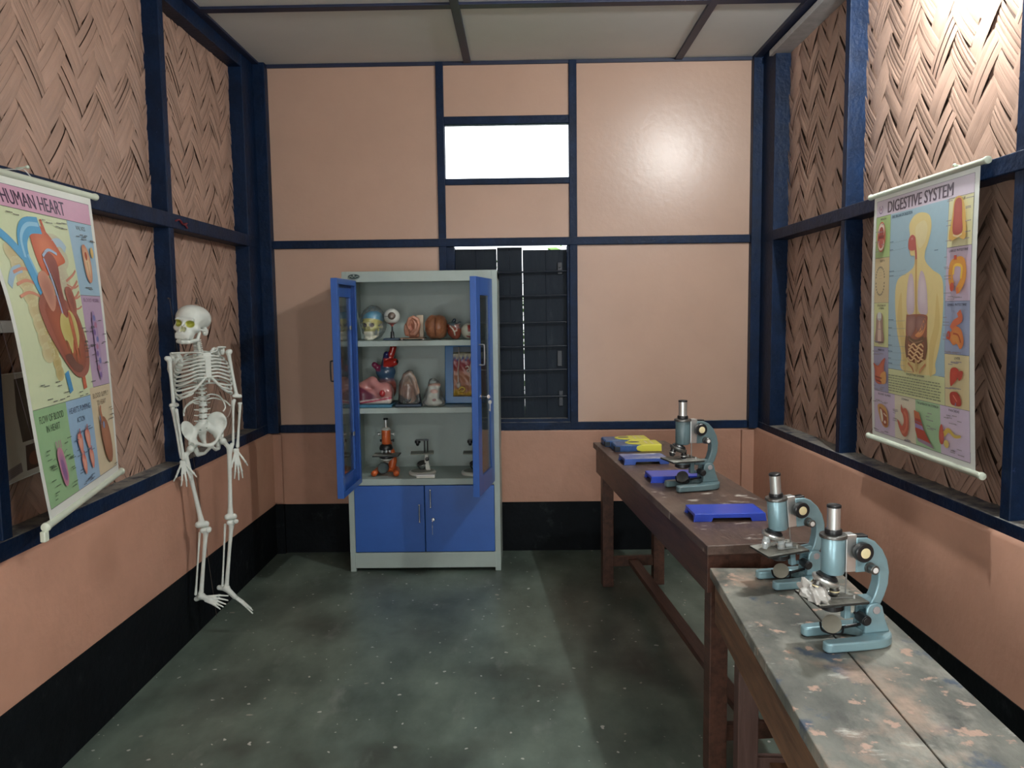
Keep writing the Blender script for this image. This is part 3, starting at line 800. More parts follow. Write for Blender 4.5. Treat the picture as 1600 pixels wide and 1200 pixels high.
    up(MB().lathe([(.010, -.005), (.0215, -.003), (.0228, 0), (.0224, .0018), (.021, .002)], mc, n_, 28).build('mirror', M['mirror'] if objectives != 'black' else M['steel_dark'], t, smooth=35))
    b = MB(); q = n_.cross(Vector((0, 0, 1))).normalized()
    b.tube(bez([mc+q*.026, mc+q*.022-Vector((0, 0, .016))+n_*-.01, mc-n_*.013-Vector((0, 0, .020)), mc-q*.022-Vector((0, 0, .016))+n_*-.01, mc-q*.026], 20), .0026, 8)
    b.tube([mc-n_*.013-Vector((0, 0, .019)), Vector((.03, 0, .036)), Vector((.078, 0, .040))], .004, 8)
    up(b.build('mirror_fork', M['black_plastic'], t))
    # knobs on both sides
    for s in (-1, 1):
        kb = up(MB().lathe([(.008, 0), (.008, .008), (.0215, .009), (.0235, .012), (.0235, .026), (.021, .0285), (.012, .029)], (.058, s*.0145, .232), (0, s, 0), 30).build('coarse_knob', M['black_plastic'], t, smooth=35))
        MB().lathe([(.0125, .028), (.0125, .0298), (.010, .0306), (.003, .0308)], (.058, s*.0145, .232), (0, s, 0), 22).build('knob_cap', M['cream'], kb, smooth=35)
        kb = up(MB().lathe([(.014, 0), (.013, .006), (.0085, .007), (.0085, .012), (.0115, .0125), (.0115, .024), (.010, .0255)], (.088, s*.0145, .187), (0, s, 0), 24).build('fine_knob', M['steel_dark'], t, smooth=35))
        MB().lathe([(.0068, .025), (.0068, .0265), (.003, .0272)], (.088, s*.0145, .187), (0, s, 0), 18).build('knob_cap', M['white_cap'], kb, smooth=35)
    if wrap:
        rng = random.Random(3); bm = bmesh.new()
        r = bmesh.ops.create_icosphere(bm, subdivisions=4, radius=1)
        for v in bm.verts:
            a = v.co.copy(); n1 = sum(math.sin(a.dot(Vector((rng2[0], rng2[1], rng2[2])))+rng2[3])*rng2[4] for rng2 in WR)
            a *= 1+n1
            v.co = Vector((-.046+a.x*.028+a.z*.008, -.004+a.y*.042, max(.1187, .127+a.z*.024-a.x*.010+a.y*.004)))
        me = bpy.data.meshes.new('crumpled_wrap'); bm.to_mesh(me); bm.free()
        up(link_mesh('crumpled_wrap', me, M['wrap'], t, smooth=25))
    return t
_r = random.Random(8)
WR = [(_r.uniform(-9, 9), _r.uniform(-9, 9), _r.uniform(-9, 9), _r.uniform(0, 6), .09) for _ in range(8)]
GM = 'microscopes on the tables'
make_microscope('pale blue microscope with white crumpled wrap on its stage, front of the stained table', (.745, 1.865, .755), R(11), M['scope_blue'], 0, 1.0, 'mixed', True, GM)
make_microscope('pale blue microscope with frosted objective covers, far end of the stained table', (.757, 2.285, .755), R(12), M['scope_blue'], 5, 1.0, 'frosted', False, GM)
make_microscope('dark grey-teal microscope on the dark table among the blue trays', (.668, 3.27, .815), R(16), M['scope_teal'], 0, 1.10, 'black', False, GM)

# ================================================================ trays and boxes on the dark table
M['tray_blue'] = mat('glossy_blue_plastic', (.030, .070, .50), .28, spec=.5, var=.12, vscale=10)
M['tray_faded'] = mat('dusty_blue_plastic', (.055, .115, .42), .4, var=.15, vscale=10)
mix_layer(M['tray_faded'], (.30, .32, .42), 9, .35, .62, detail=6, up_only=True, rough=.6)
mix_layer(M['tray_faded'], (.72, .76, .82), 14, .60, .68, detail=7, stretch=(.5, 1, 1), up_only=True, rough=.5)
M['yellow_plastic'] = mat('yellow_plastic', (.74, .70, .085), .4, var=.08, vscale=12)
M['box_blue'] = mat('scuffed_blue_box', (.040, .115, .30), .35, var=.35, vscale=22)
mix_layer(M['box_blue'], (.20, .29, .38), 20, .52, .75, detail=7, up_only=True)
M['box_dark'] = mat('dark_box_interior', (.02, .028, .04), .6, var=.3)

def tray(label, loc, rz, w, d, h, m):
    """upturned shallow tray: flat top on a skirt that is notched along both long sides"""
    t = thing('plastic_tray', label, 'tray', loc, rz, 'blue trays on the dark table')
    b = MB(); x = w/2; th = .003
    sk = [(-x, 0), (-x+w*.25, 0), (-x+w*.27, h*.45), (x-w*.22, h*.45), (x-w*.20, 0), (x, 0), (x-.004, h*.9), (x-.008, h), (-x+.012, h), (-x+.006, h*.9)]
    b.prism(sk, -d/2, -d/2+th); b.prism(sk, d/2-th, d/2)
    b.box((-x+.008, -d/2+.001, h-th), (x-.008, d/2-.001, h))
    sd = [(-d/2, 0), (d/2, 0), (d/2, h), (-d/2, h)]
    b.prism(sd, x-.007, x-.004, 'x'); b.prism([(-d/2, 0), (-d/2+.02, 0), (-d/2+.024, h*.6), (d/2-.024, h*.6), (d/2-.02, 0), (d/2, 0), (d/2, h), (-d/2, h)], -x+.004, -x+.008, 'x')
    b.build('shell', m, t, smooth=0, bevel=.0022)
    b = MB()
    for i in range(3): b.box((-x+.02, -d/2+.02+i*(d-.04)/2-.0012, h*.6), (x-.02, -d/2+.02+i*(d-.04)/2+.0012, h-th))
    b.build('stiffening_rib', m, t, smooth=0)
    return t
tray('bright blue upturned tray nearest the front end of the dark table', (.732, 2.825, .815), R(1.5), .262, .140, .029, M['tray_blue'])
tray('bright blue upturned tray partly behind the dark microscope', (.668, 3.462, .815), R(3), .235, .135, .029, M['tray_blue'])
tray('faded blue upturned tray with a scratched shiny top, behind the bright blue trays', (.597, 3.875, .815), R(5), .225, .140, .030, M['tray_faded'])

def cartridge(label, loc, rz):
    t = thing('plastic_case', label, 'case', loc, rz, 'blue and yellow cases at the far end')
    b = MB(); b.prism([(-.125, .0), (.028, .0), (.028, .034), (-.118, .034), (-.125, .026)], -.072, .072); b.build('case_body', M['box_blue'], t, smooth=0, bevel=.003)
    MB().box((-.1275, -.075, .004), (-.098, -.040, .028)).build('open_end', M['box_dark'], t, smooth=0, bevel=.002)
    # yellow grip end with a rounded lobe and an oblong hole
    o = [(.125, -.074), (.125, .074), (.02, .074)]
    lobe = [(.02+.0, .062), (-.03, .055), (-.052, .035), (-.058, .010), (-.045, -.018), (-.015, -.035), (.012, -.045), (.016, -.074)]
    o += lobe
    b = MB(); b.prism(o, .030, .038, 'z'); b.box((.016, -.0742, 0), (.125, .0742, .036))
    b.prism([(-.006, 0.006), (.018, 0), (.018, .036), (-.006, .030), (-.012, .018)], -.0748, -.06)
    g = b.build('yellow_grip', M['yellow_plastic'], t, smooth=0, bevel=.003)
    b = MB(); b.prism([(-.008+.030*math.cos(a*PI/10), .014+.017*math.sin(a*PI/10)) for a in range(20)], .0375, .0392, 'z'); b.build('grip_slot', M['steel_dark'], g, smooth=0)
    b = MB(); b.prism([(.050, -.03), (.060, -.03), (.060, .045), (.050, .045)], .0375, .0388, 'z'); b.prism([(.08, -.05), (.086, -.05), (.086, .05), (.08, .05)], .0375, .0388, 'z'); b.build('moulded_line', M['cream'], g, smooth=0)
    b = MB(); rng = random.Random(len(label))
    for i in range(16): x = -.10+i*.0078; b.box((x, -.0732, .006+rng.random()*.004), (x+.0034, -.0718, .022+rng.random()*.008))
    b.build('printed_line', M['tray_faded'], t, smooth=0)
    return t
cartridge('blue and yellow case on the dark table, front one of two, touching the other', (.612, 4.235, .815), R(3))
cartridge('blue and yellow case at the far table end, the back one of two', (.575, 4.40, .815), R(4))

# ================================================================ hanging skeleton model
M['bone'] = mat('white_bone_plastic', (.66, .70, .65), .42, spec=.45, var=.10, vscale=14, bump=.06, bscale=70)
M['skull'] = attr_mat('white_skull_plastic', .42, .45, noise=.08)
M['wire'] = mat('thin_wire', (.55, .55, .52), .4, .6, var=.2)
M['rust_wire'] = mat('dark_wire', (.10, .08, .07), .5, .5, var=.3)
SK = thing('skeleton_model', 'white plastic human skeleton hanging against the left wall beside the heart chart', 'skeleton', (-1.498, 3.702, -.0628), R(38)); SK.scale = (1.04,)*3
def bone(name, fn, lo, hi, h=.0035, par=None, m=None, colfn=None):
    me = surf(fn, lo, hi, h, colfn, name); return link_mesh(name, me, m or M['bone'], par or SK, 180)
def bnd(pts, pad):
    a = np.array(pts, float); return a.min(0)-pad, a.max(0)+pad
def long_bone(name, a, b, ra, rm, rb, extra=(), par=None, h=.0032):
    """shaft waisted in the middle with swollen ends; extra = more capsules (p, q, r0, r1)"""
    a, b = _A(a), _A(b); d = b-a
    pts = [a, a+d*.12, a+d*.5, a+d*.86, b]; rr = [ra, rm*1.25, rm, rm*1.2, rb]
    allp = [a, b]+[e[0] for e in extra]+[e[1] for e in extra]
    def fn(P):
        v = s_chain(P, pts, rr)
        for e in extra: v = smin(v, s_cap(P, e[0], e[1], e[2], e[3]), .006)
        return v
    lo, hi = bnd(allp, max(ra, rb, .02)+.012)
    return bone(name, fn, lo, hi, h, par)

# skull, in its own frame (face towards -y), then turned to its right
sk_f = .86
def skull_fn(P):
    c = uni(.03, s_ell(P, (0, .024, .056), (.073, .094, .064)), s_ell(P, (0, -.035, .045), (.060, .050, .058)))
    face = uni(.018, s_ell(P, (0, -.052, .0), (.050, .040, .050)), s_ell(P, (-.045, -.048, -.008), (.016, .026, .014)), s_ell(P, (.045, -.048, -.008), (.016, .026, .014)),
               s_ell(P, (0, -.070, -.038), (.035, .030, .024)), s_box(P, (0, -.068, -.052), (.034, .028, .014), .008))
    v = smin(c, face, .02)
    for s in (-1, 1): v = smin(v, s_cap(P, (s*.052, -.045, -.006), (s*.066, .0, -.004), .006, .006), .006)
    v = uni(.012, v, s_cap(P, (-.035, -.086, .030), (.035, -.086, .030), .010), s_ell(P, (-.055, .035, -.008), (.014, .018, .020)), s_ell(P, (.055, .035, -.008), (.014, .018, .020)),
            s_ell(P, (0, .095, .02), (.035, .016, .022)))
    v = smin(v, s_cap(P, (0, -.092, .020), (0, -.102, .002), .007, .005), .008)
    for s in (-1, 1): v = smax(v, -s_ell(P, (s*.029, -.092, .012), (.0155, .026, .0135)), .008)
    for s in (-1, 1): v = smax(v, -s_ell(P, (s*.0065, -.098, -.018), (.0065, .020, .013)), .004)
    for s in (-1, 1): v = smax(v, -s_ell(P, (s*.074, -.035, .012), (.014, .028, .024)), .014)
    return v
def skull_col(P):
    b = np.tile(np.array([.66, .70, .65]), (len(P), 1))
    for s in (-1, 1):
        d = np.linalg.norm((P-np.array([s*.029, -.092, .012]))/np.array([.020, .032, .018]), axis=1)
        k = np.clip((1.10-d)/.15, 0, 1)*(P[:, 1] > -.094); b = b*(1-k[:, None])+k[:, None]*np.array([.40, .41, .07])
        d = np.linalg.norm((P-np.array([s*.0065, -.098, -.018]))/np.array([.0085, .022, .015]), axis=1)
        k = np.clip((1.08-d)/.15, 0, 1)*(P[:, 1] > -.094)*.6; b = b*(1-k[:, None])+k[:, None]*np.array([.50, .49, .18])
    return b
skull = bone('skull', skull_fn, (-.095, -.125, -.085), (.095, .130, .145), .0034, None, M['skull'], skull_col)
skull.matrix_local = Matrix.Translation((-.052, .012, 1.512)) @ Euler((R(-9), R(6), R(-38))).to_matrix().to_4x4() @ Matrix.Diagonal((.93, .95, .90, 1))
def jaw_fn(P):
    v = s_chain(P, [(-.050, -.012, -.022), (-.047, -.022, -.068), (-.026, -.078, -.090), (0, -.088, -.092), (.026, -.078, -.090), (.047, -.022, -.068), (.050, -.012, -.022)],
                [.0065, .010, .011, .012, .011, .010, .0065])
    v = smin(v, s_box(P, (0, -.070, -.077), (.027, .022, .012), .006), .008)
    return v
jw = bone('jaw', jaw_fn, (-.075, -.115, -.12), (.075, .02, 0), .0036, skull); jw.location = (0, .004, .006); jw.scale = (.92, .95, .92)
b = MB()
for i in range(12):
    a = R(-78+156*i/11); b.box((-.0021, -.003, -.0065), (.0021, .003, .0065), Matrix.Translation((.028*math.sin(a), -.068-.0265*math.cos(a), -.0600)) @ Matrix.Rotation(a, 4, 'Z'))
b.build('teeth', M['bone'], skull, smooth=0, bevel=.001)
b = MB(); b.lathe([(.006, .128), (.007, .131), (.004, .136), (.0025, .150)], (0, .02, 0), (0, 0, 1), 10); b.tube([(.0045*math.cos(k*PI/6), .02, .1535+.0045*math.sin(k*PI/6)) for k in range(12)], .0012, 6, closed=True)
b.build('hanging_screw', M['rust_wire'], skull)

# spine with its vertebrae
sp = bez([(-.026, .020, 1.462), (-.018, .024, 1.400), (-.012, .052, 1.330), (-.010, .055, 1.260), (-.012, .030, 1.170), (-.017, .022, 1.100), (-.018, .030, 1.050)], 96)
spine = MB().tube(sp, [.0065]*len(sp), 10).build('spine', M['bone'], SK, smooth=180)
def at_z(z):
    q = min(sp, key=lambda p: abs(p.z-z)); return q
zs = [1.456-.0082*i for i in range(7)]+[1.393-.0162*i for i in range(12)]+[1.190-.0262*i for i in range(5)]
for i, z in enumerate(zs):
    p = at_z(z); w = .011 if i < 7 else (.0115+.0003*i if i < 19 else .0195); hh = .0028 if i < 7 else (.0058 if i < 19 else .0100)
    b = MB(); b.lathe([(w*.92, -hh), (w, -hh*.8), (w*.86, 0), (w, hh*.8), (w*.92, hh)], p, (0, 0, 1), 16)
    tw = .019 if i < 7 else (.026 if i < 19 else .036)
    for s in (-1, 1): b.tube([p+Vector((s*w*.6, .008, 0)), p+Vector((s*tw, .016, .001 if i < 19 else .003))], [.0042, .0026], 8)
    b.tube([p+Vector((0, .010, 0)), p+Vector((0, .030, -.007))], [.0042, .0025], 8)
    b.build('vertebra', M['bone'], spine, smooth=50)

# ribcage: sternum carries the ribs
stern = bone('sternum', lambda P: uni(.008, s_box(P, (-.013, -.068, 1.390), (.020, .0045, .015), .0045), s_box(P, (-.010, -.070, 1.340), (.0135, .005, .050), .0045), s_box(P, (-.008, -.066, 1.283), (.005, .003, .014), .003)),
             (-.045, -.085, 1.255), (.02, -.05, 1.42), .003)
wid = [.072, .097, .110, .117, .121, .124, .125, .125, .123, .120]
tlt = .045       # the chest leans: its left side is a little higher
for i in range(10):
    zsp = 1.404-.0165*i
    for s in (-1, 1):
        a = wid[i]; cx = -.012; ps = at_z(zsp)
        if i < 7:
            zf = 1.388-.0158*i; zm = zsp-.019-.003*i
            front = [(cx+s*a*.93, -.012, zm-.004), (cx+s*a*.70, -.048, (zm*.55+zf*.45)-.004), (cx+s*a*.36, -.067, zf+.0005), (cx+s*.012, -.071, zf)]
        else:
            k = i-7; zm = zsp-.044-.004*k; e = (.030+.018*k); zf = 1.268-.020*k
            front = [(cx+s*a*.95, -.010, zm-.003), (cx+s*(e+.042), -.046, zf-.016), (cx+s*(e+.012), -.062, zf-.006), (cx+s*e, -.067, zf+.004)]
        pts = [(ps.x+s*.012, ps.y+.006, zsp), (cx+s*a*.45, .074, zsp-.003), (cx+s*a*.86, .055, zsp-.012), (cx+s*a*1.0, .022, (zm+zsp)/2-.008)]+front
        pts = [(x, y, z+tlt*(x-cx)) for x, y, z in pts]
        MB().tube(bez(pts, 42), .0053, 8, flat=.8).build('rib', M['bone'], stern, smooth=180)
for s in (-1, 1):
    pts = [(-.010+s*.004, -.069, 1.300), (-.012+s*.022, -.068, 1.282), (-.012+s*.045, -.064, 1.256), (-.012+s*.072, -.054, 1.230), (-.012+s*.098, -.036, 1.212), (-.012+s*.112, -.012, 1.216)]
    MB().tube(bez([(x, y, z+tlt*(x+.012)) for x, y, z in pts], 24), [.0062]*21, 8).build('costal_arch', M['bone'], stern, smooth=180)
for pts in ([(.0, .045, 1.196), (.035, .050, 1.205), (.066, .020, 1.190), (.074, -.015, 1.150), (.062, -.020, 1.128)], [(.0, .040, 1.178), (.040, .048, 1.186), (.085, .030, 1.172), (.104, .005, 1.148)],
            [(-.02, .045, 1.190), (-.060, .050, 1.176), (-.098, .020, 1.150), (-.106, .0, 1.120)], [(-.02, .040, 1.176), (-.058, .045, 1.172), (-.092, .020, 1.156), (-.104, .0, 1.136)]):
    MB().tube(bez(pts, 20), [.0036]*17, 8).build('floating_rib', M['bone'], stern, smooth=180)

# shoulders and arms
for s, c in ((-1, (-.146, .004, 1.404)), (1, (.092, .004, 1.422))):
    MB().tube(bez([(-.013+s*.016, -.068, 1.402), (-.013+s*.045, -.062, 1.406 if s < 0 else 1.410), ((-.013*.4+c[0]*.6), -.022, c[2]+.001), c], 18), [.0062, .0050, .0046, .0046, .0046, .0046, .0046, .0046, .0046, .0050, .0050, .0052, .0054, .0056, .0058, .006, .006, .006, .006][:19], 8, flat=.8).build('clavicle', M['bone'], SK, smooth=180)
    def scap(P, s=s, c=c):
        o = _A((c[0]-s*.030, .062, c[2]-.055))
        v = s_ell(P, o, (.034, .0055, .058), (R(8), R(-s*14), R(s*20)))
        v = smin(v, s_cap(P, (c[0]-s*.055, .070, c[2]-.022), (c[0]-s*.004, .022, c[2]-.004), .005, .007), .008)
        return uni(.008, v, s_ell(P, (c[0]-s*.010, .018, c[2]-.022), (.012, .010, .015)), s_cap(P, (c[0]-s*.014, .02, c[2]-.012), (c[0]-s*.024, -.014, c[2]-.016), .006, .005))
    lo, hi = bnd([(c[0]-s*.085, .09, c[2]-.13), (c[0]+s*.02, -.03, c[2]+.015)], .01)
    bone('scapula', scap, lo, hi, .0034)
long_bone('humerus', (-.156, .0, 1.378), (-.145, .006, 1.172), .0115, .0070, .0090, [((-.166, 0, 1.382), (-.156, 0, 1.380), .0105, .0115), ((-.158, .004, 1.172), (-.132, .004, 1.172), .0085, .0085)])
long_bone('humerus', (.104, .0, 1.398), (.134, .006, 1.194), .0115, .0068, .0088, [((.112, 0, 1.402), (.104, 0, 1.398), .0105, .0115), ((.121, .004, 1.194), (.149, .004, 1.190), .0075, .0095)])
long_bone('ulna', (-.150, .010, 1.158), (-.126, .004, .932), .0095, .0058, .0062, [((-.150, .010, 1.160), (-.148, .012, 1.168), .009, .007)])
long_bone('radius', (-.138, -.004, 1.150), (-.118, -.004, .928), .0078, .0058, .0095)
long_bone('ulna', (.118, .008, 1.166), (.108, .004, .966), .0085, .0050, .0056, [((.118, .008, 1.158), (.124, .008, 1.172), .008, .0075)])
long_bone('radius', (.146, -.002, 1.150), (.126, -.002, .956), .0072, .0052, .0088, [((.140, -.002, 1.158), (.152, -.002, 1.158), .0048, .0048)])
def hand(wr, tips, curl, palm=.45):
    wr = _A(wr); ch = []
    for k, (tx, tz, ty) in enumerate(tips):
        t = _A((tx, ty, tz)); base = wr+_A(((tx-wr[0])*.16, -.002, -.014)); d = t-base
        kn = base+d*palm+_A((0, -.004, 0)); m = base+d*.73+_A((0, -.003-curl, 0))
        ch.append([base, kn, m, t])
    def fn(P):
        v = uni(.006, s_ell(P, wr+_A((-.006, 0, -.006)), (.008, .007, .0075)), s_ell(P, wr+_A((.006, 0, -.006)), (.008, .007, .0075)), s_ell(P, wr+_A((0, 0, -.014)), (.013, .007, .007)))
        for c in ch:
            d = s_chain(P, c, [.0042, .0048, .0040, .0030])
            for q in (c[1], c[2]): d = smin(d, np.linalg.norm(P-q, axis=-1)-.0053, .002)
            v = smin(v, d, .003)
        return v
    lo, hi = bnd([wr+_A((.02, .02, .008)), wr-_A((.02, .02, 0))]+[q for c in ch for q in c], .014)
    return bone('hand', fn, lo, hi, .0026)
hand((-.121, .0, .920), [(-.164, .832, .0), (-.136, .808, -.012), (-.113, .802, -.014), (-.090, .815, -.012), (-.072, .842, -.024)], .004)
hand((.119, .0, .946), [(.162, .864, -.022), (.140, .806, -.012), (.122, .798, -.010), (.104, .806, -.004), (.086, .838, .004)], .004)

# pelvis in its own frame, tilted so that its left side rides higher
def pelvis_fn(P):
    v = None
    for s in (-1, 1):
        w = s_ell(P, (s*.064, .018, .040), (.040 if s < 0 else .047, .0085, .055), (R(-12), R(s*24), R(s*-38)))
        w = smax(w, -s_ell(P, (s*.060, -.014, .046), (.040, .026, .040)), .005)
        w = smin(w, s_ell(P, (s*.060, .004, -.018), (.022, .022, .022)), .014)
        w = smin(w, s_cap(P, (s*.028, .036, .03), (s*.055, .014, .0), .012, .012), .012)
        w = smin(w, s_chain(P, [(s*.056, -.008, -.012), (s*.030, -.034, -.026), (s*.004, -.040, -.034)], [.0085, .0070, .0095]), .008)
        w = smin(w, s_chain(P, [(s*.058, .014, -.030), (s*.048, .010, -.078), (s*.026, -.016, -.072), (s*.006, -.038, -.046)], [.012, .0105, .0070, .0070]), .008)
        w = smax(w, -s_ell(P, (s*.075, -.012, -.020), (.012, .014, .014)), .004)
        v = w if v is None else smin(v, w, .006)
    sac = s_chain(P, [(0, .028, .048), (0, .046, .008), (0, .044, -.030), (0, .030, -.052)], [.022, .021, .012, .006])
    sac = smin(sac, s_ell(P, (0, .034, .034), (.040, .018, .022)), .012)
    for s in (-1, 1):
        for z in (.030, .012, -.006): sac = smax(sac, -s_ell(P, (s*.015, .018+(.03-z)*.25, z), (.0042, .012, .0042)), .002)
    return smin(v, sac, .005)
pel = bone('pelvis', pelvis_fn, (-.125, -.065, -.105), (.125, .085, .10), .0032)
pel.matrix_local = Matrix.Translation((-.013, .006, 1.018)) @ Euler((R(8), R(-11), R(4))).to_matrix().to_4x4()
# springs of thin wire from the ribs to the pelvis
MB().tube(bez([(-.134, -.005, 1.185), (-.140, -.01, 1.14), (-.128, -.01, 1.09), (-.112, .0, 1.062)], 18), .0011, 6).build('wire_tie', M['wire'], SK)
MB().tube(bez([(.100, -.01, 1.225), (.104, -.012, 1.16), (.092, -.008, 1.11), (.080, .0, 1.095)], 18), .0011, 6).build('wire_tie', M['wire'], SK)

# legs
long_bone('femur', (-.106, .0, .930), (-.052, -.002, .618), .0115, .0090, .0145, [((-.086, -.004, .968), (-.086, -.004, .968), .0165, .0165), ((-.088, -.002, .962), (-.108, 0, .940), .0095, .011), ((-.118, .002, .948), (-.108, 0, .925), .010, .009),
          ((-.068, -.002, .614), (-.034, -.002, .612), .0150, .0150)], h=.0035)
long_bone('femur', (.088, .0, .945), (.078, -.002, .632), .0125, .0088, .0140, [((.060, .0, .988), (.060, .0, .988), .016, .016), ((.064, .0, .984), (.088, 0, .952), .0095, .011), ((.102, .004, .965), (.092, 0, .935), .010, .009),
          ((.064, -.002, .628), (.094, -.002, .626), .0145, .0145)], h=.0035)
long_bone('tibia', (-.036, -.002, .580), (-.070, -.002, .300), .0145, .0078, .0100, [((-.052, -.002, .584), (-.022, -.002, .586), .0120, .0120), ((-.070, -.002, .298), (-.078, -.004, .292), .009, .008)])
long_bone('tibia', (.082, -.002, .596), (.046, -.002, .306), .0140, .0076, .0098, [((.070, -.002, .600), (.094, -.002, .600), .0115, .0115), ((.046, -.002, .304), (.038, -.004, .300), .009, .008)])
long_bone('fibula', (-.060, .012, .572), (-.092, .010, .288), .0062, .0040, .0065)
long_bone('fibula', (.056, .012, .590), (.030, .010, .302), .0060, .0040, .0060)
bone('kneecap', lambda P: s_ell(P, (-.030, -.026, .588), (.0125, .007, .013)), (-.05, -.045, .565), (-.01, -.008, .61), .003)
bone('kneecap', lambda P: s_ell(P, (.096, -.022, .606), (.0125, .008, .011)), (.075, -.042, .585), (.117, -.004, .626), .003)
def foot(name, heel, ank, ball, tips):
    heel, ank, ball = _A(heel), _A(ank), _A(ball); ch = []
    for k, t in enumerate(tips):
        t = _A(t); b0 = ank*.35+ball*.65+_A((0, 0, -.002))+(t-_A(tips).mean(0))*.30; m = b0*.45+t*.55+_A((0, 0, .004)); ch.append([b0, m, t])
    def fn(P):
        v = uni(.010, s_cap(P, ank, heel, .0125, .0120), s_cap(P, ank, ball, .0135, .0115), s_ell(P, ank+_A((0, 0, .004)), (.014, .014, .012)))
        for c in ch:
            d = s_chain(P, c, [.0062, .0048, .0032]); d = smin(d, np.linalg.norm(P-c[1], axis=-1)-.0056, .002); v = smin(v, d, .004)
        return v
    lo, hi = bnd([heel, ank, ball]+[q for c in ch for q in c], .022)
    return bone(name, fn, lo, hi, .0032)
foot('foot', (-.086, .022, .262), (-.070, .002, .276), (-.040, -.030, .262), [(.036, -.050, .268), (.030, -.064, .252), (.016, -.074, .240), (.002, -.080, .232), (-.012, -.082, .226)])
foot('foot', (.020, .026, .290), (.044, .0, .288), (.070, -.034, .252), [(.136, -.078, .168), (.140, -.066, .178), (.138, -.056, .186), (.130, -.048, .190), (.120, -.042, .194)])
# wire and nail that it hangs from
hw = SK.matrix_basis.inverted() @ Vector((-1.672, 3.742, 1.650)) if False else None
b = MB(); p0 = skull.matrix_local @ Vector((0, .02, .156))
rootm = Matrix.Translation((-1.498, 3.702, -.0628)) @ Matrix.Rotation(R(38), 4, 'Z') @ Matrix.Scale(1.04, 4)
p1 = rootm.inverted() @ Vector((-1.668, 3.735, 1.648))
b.tube(bez([p0, p0*.6+p1*.4+Vector((0, 0, .004)), p1], 14), .0012, 6); b.build('hanging_wire', M['rust_wire'], SK)
n = MB(); n.cyl((-1.668, 3.752, 1.649), (-1.668, 3.722, 1.652), .002, n=8); n.cyl((-1.668, 3.722, 1.652), (-1.668, 3.720, 1.652), .004, n=10)
tag(n.build('nail', M['rust_wire']), 'dark nail in the blue post holding the wire of the skeleton', 'nail')

# ================================================================ printed wall charts
M['print'] = attr_mat('glossy_printed_paper', .33, .5, noise=.03)
M['chart_rod'] = mat('pale_green_plastic_rod', (.62, .68, .56), .35, var=.08, vscale=10)
M['cord'] = mat('white_cord', (.6, .62, .58), .7, var=.2)
from mathutils.geometry import tessellate_polygon
def lin(c):
    c = [v*.90+w*.10 for v, w in zip(c, (196, 190, 172))]
    return tuple((x/12.92 if x <= .04045 else ((x+.055)/1.055)**2.4) for x in [v/255 for v in c])
_glyph = {}
def text_mesh(s, bold):
    if (s, bold) in _glyph: return _glyph[(s, bold)]
    cu = bpy.data.curves.new('lettering', 'FONT'); cu.body = s; cu.size = 1; cu.resolution_u = 3; cu.offset = bold; cu.fill_mode = 'FRONT'
    o = bpy.data.objects.new('lettering', cu); COL.objects.link(o)
    dg = bpy.context.evaluated_depsgraph_get(); me = o.evaluated_get(dg).to_mesh()
    V = [tuple(v.co) for v in me.vertices]; F = [tuple(p.vertices) for p in me.polygons]
    o.evaluated_get(dg).to_mesh_clear(); bpy.data.objects.remove(o); bpy.data.curves.remove(cu)
    if V:
        x0 = min(v[0] for v in V); x1 = max(v[0] for v in V); y0 = min(v[1] for v in V); y1 = max(v[1] for v in V)
        V = [((v[0]-x0)/max(x1-x0, 1e-6), 1-(v[1]-y0)/max(y1-y0, 1e-6)) for v in V]
    _glyph[(s, bold)] = (V, F); return V, F
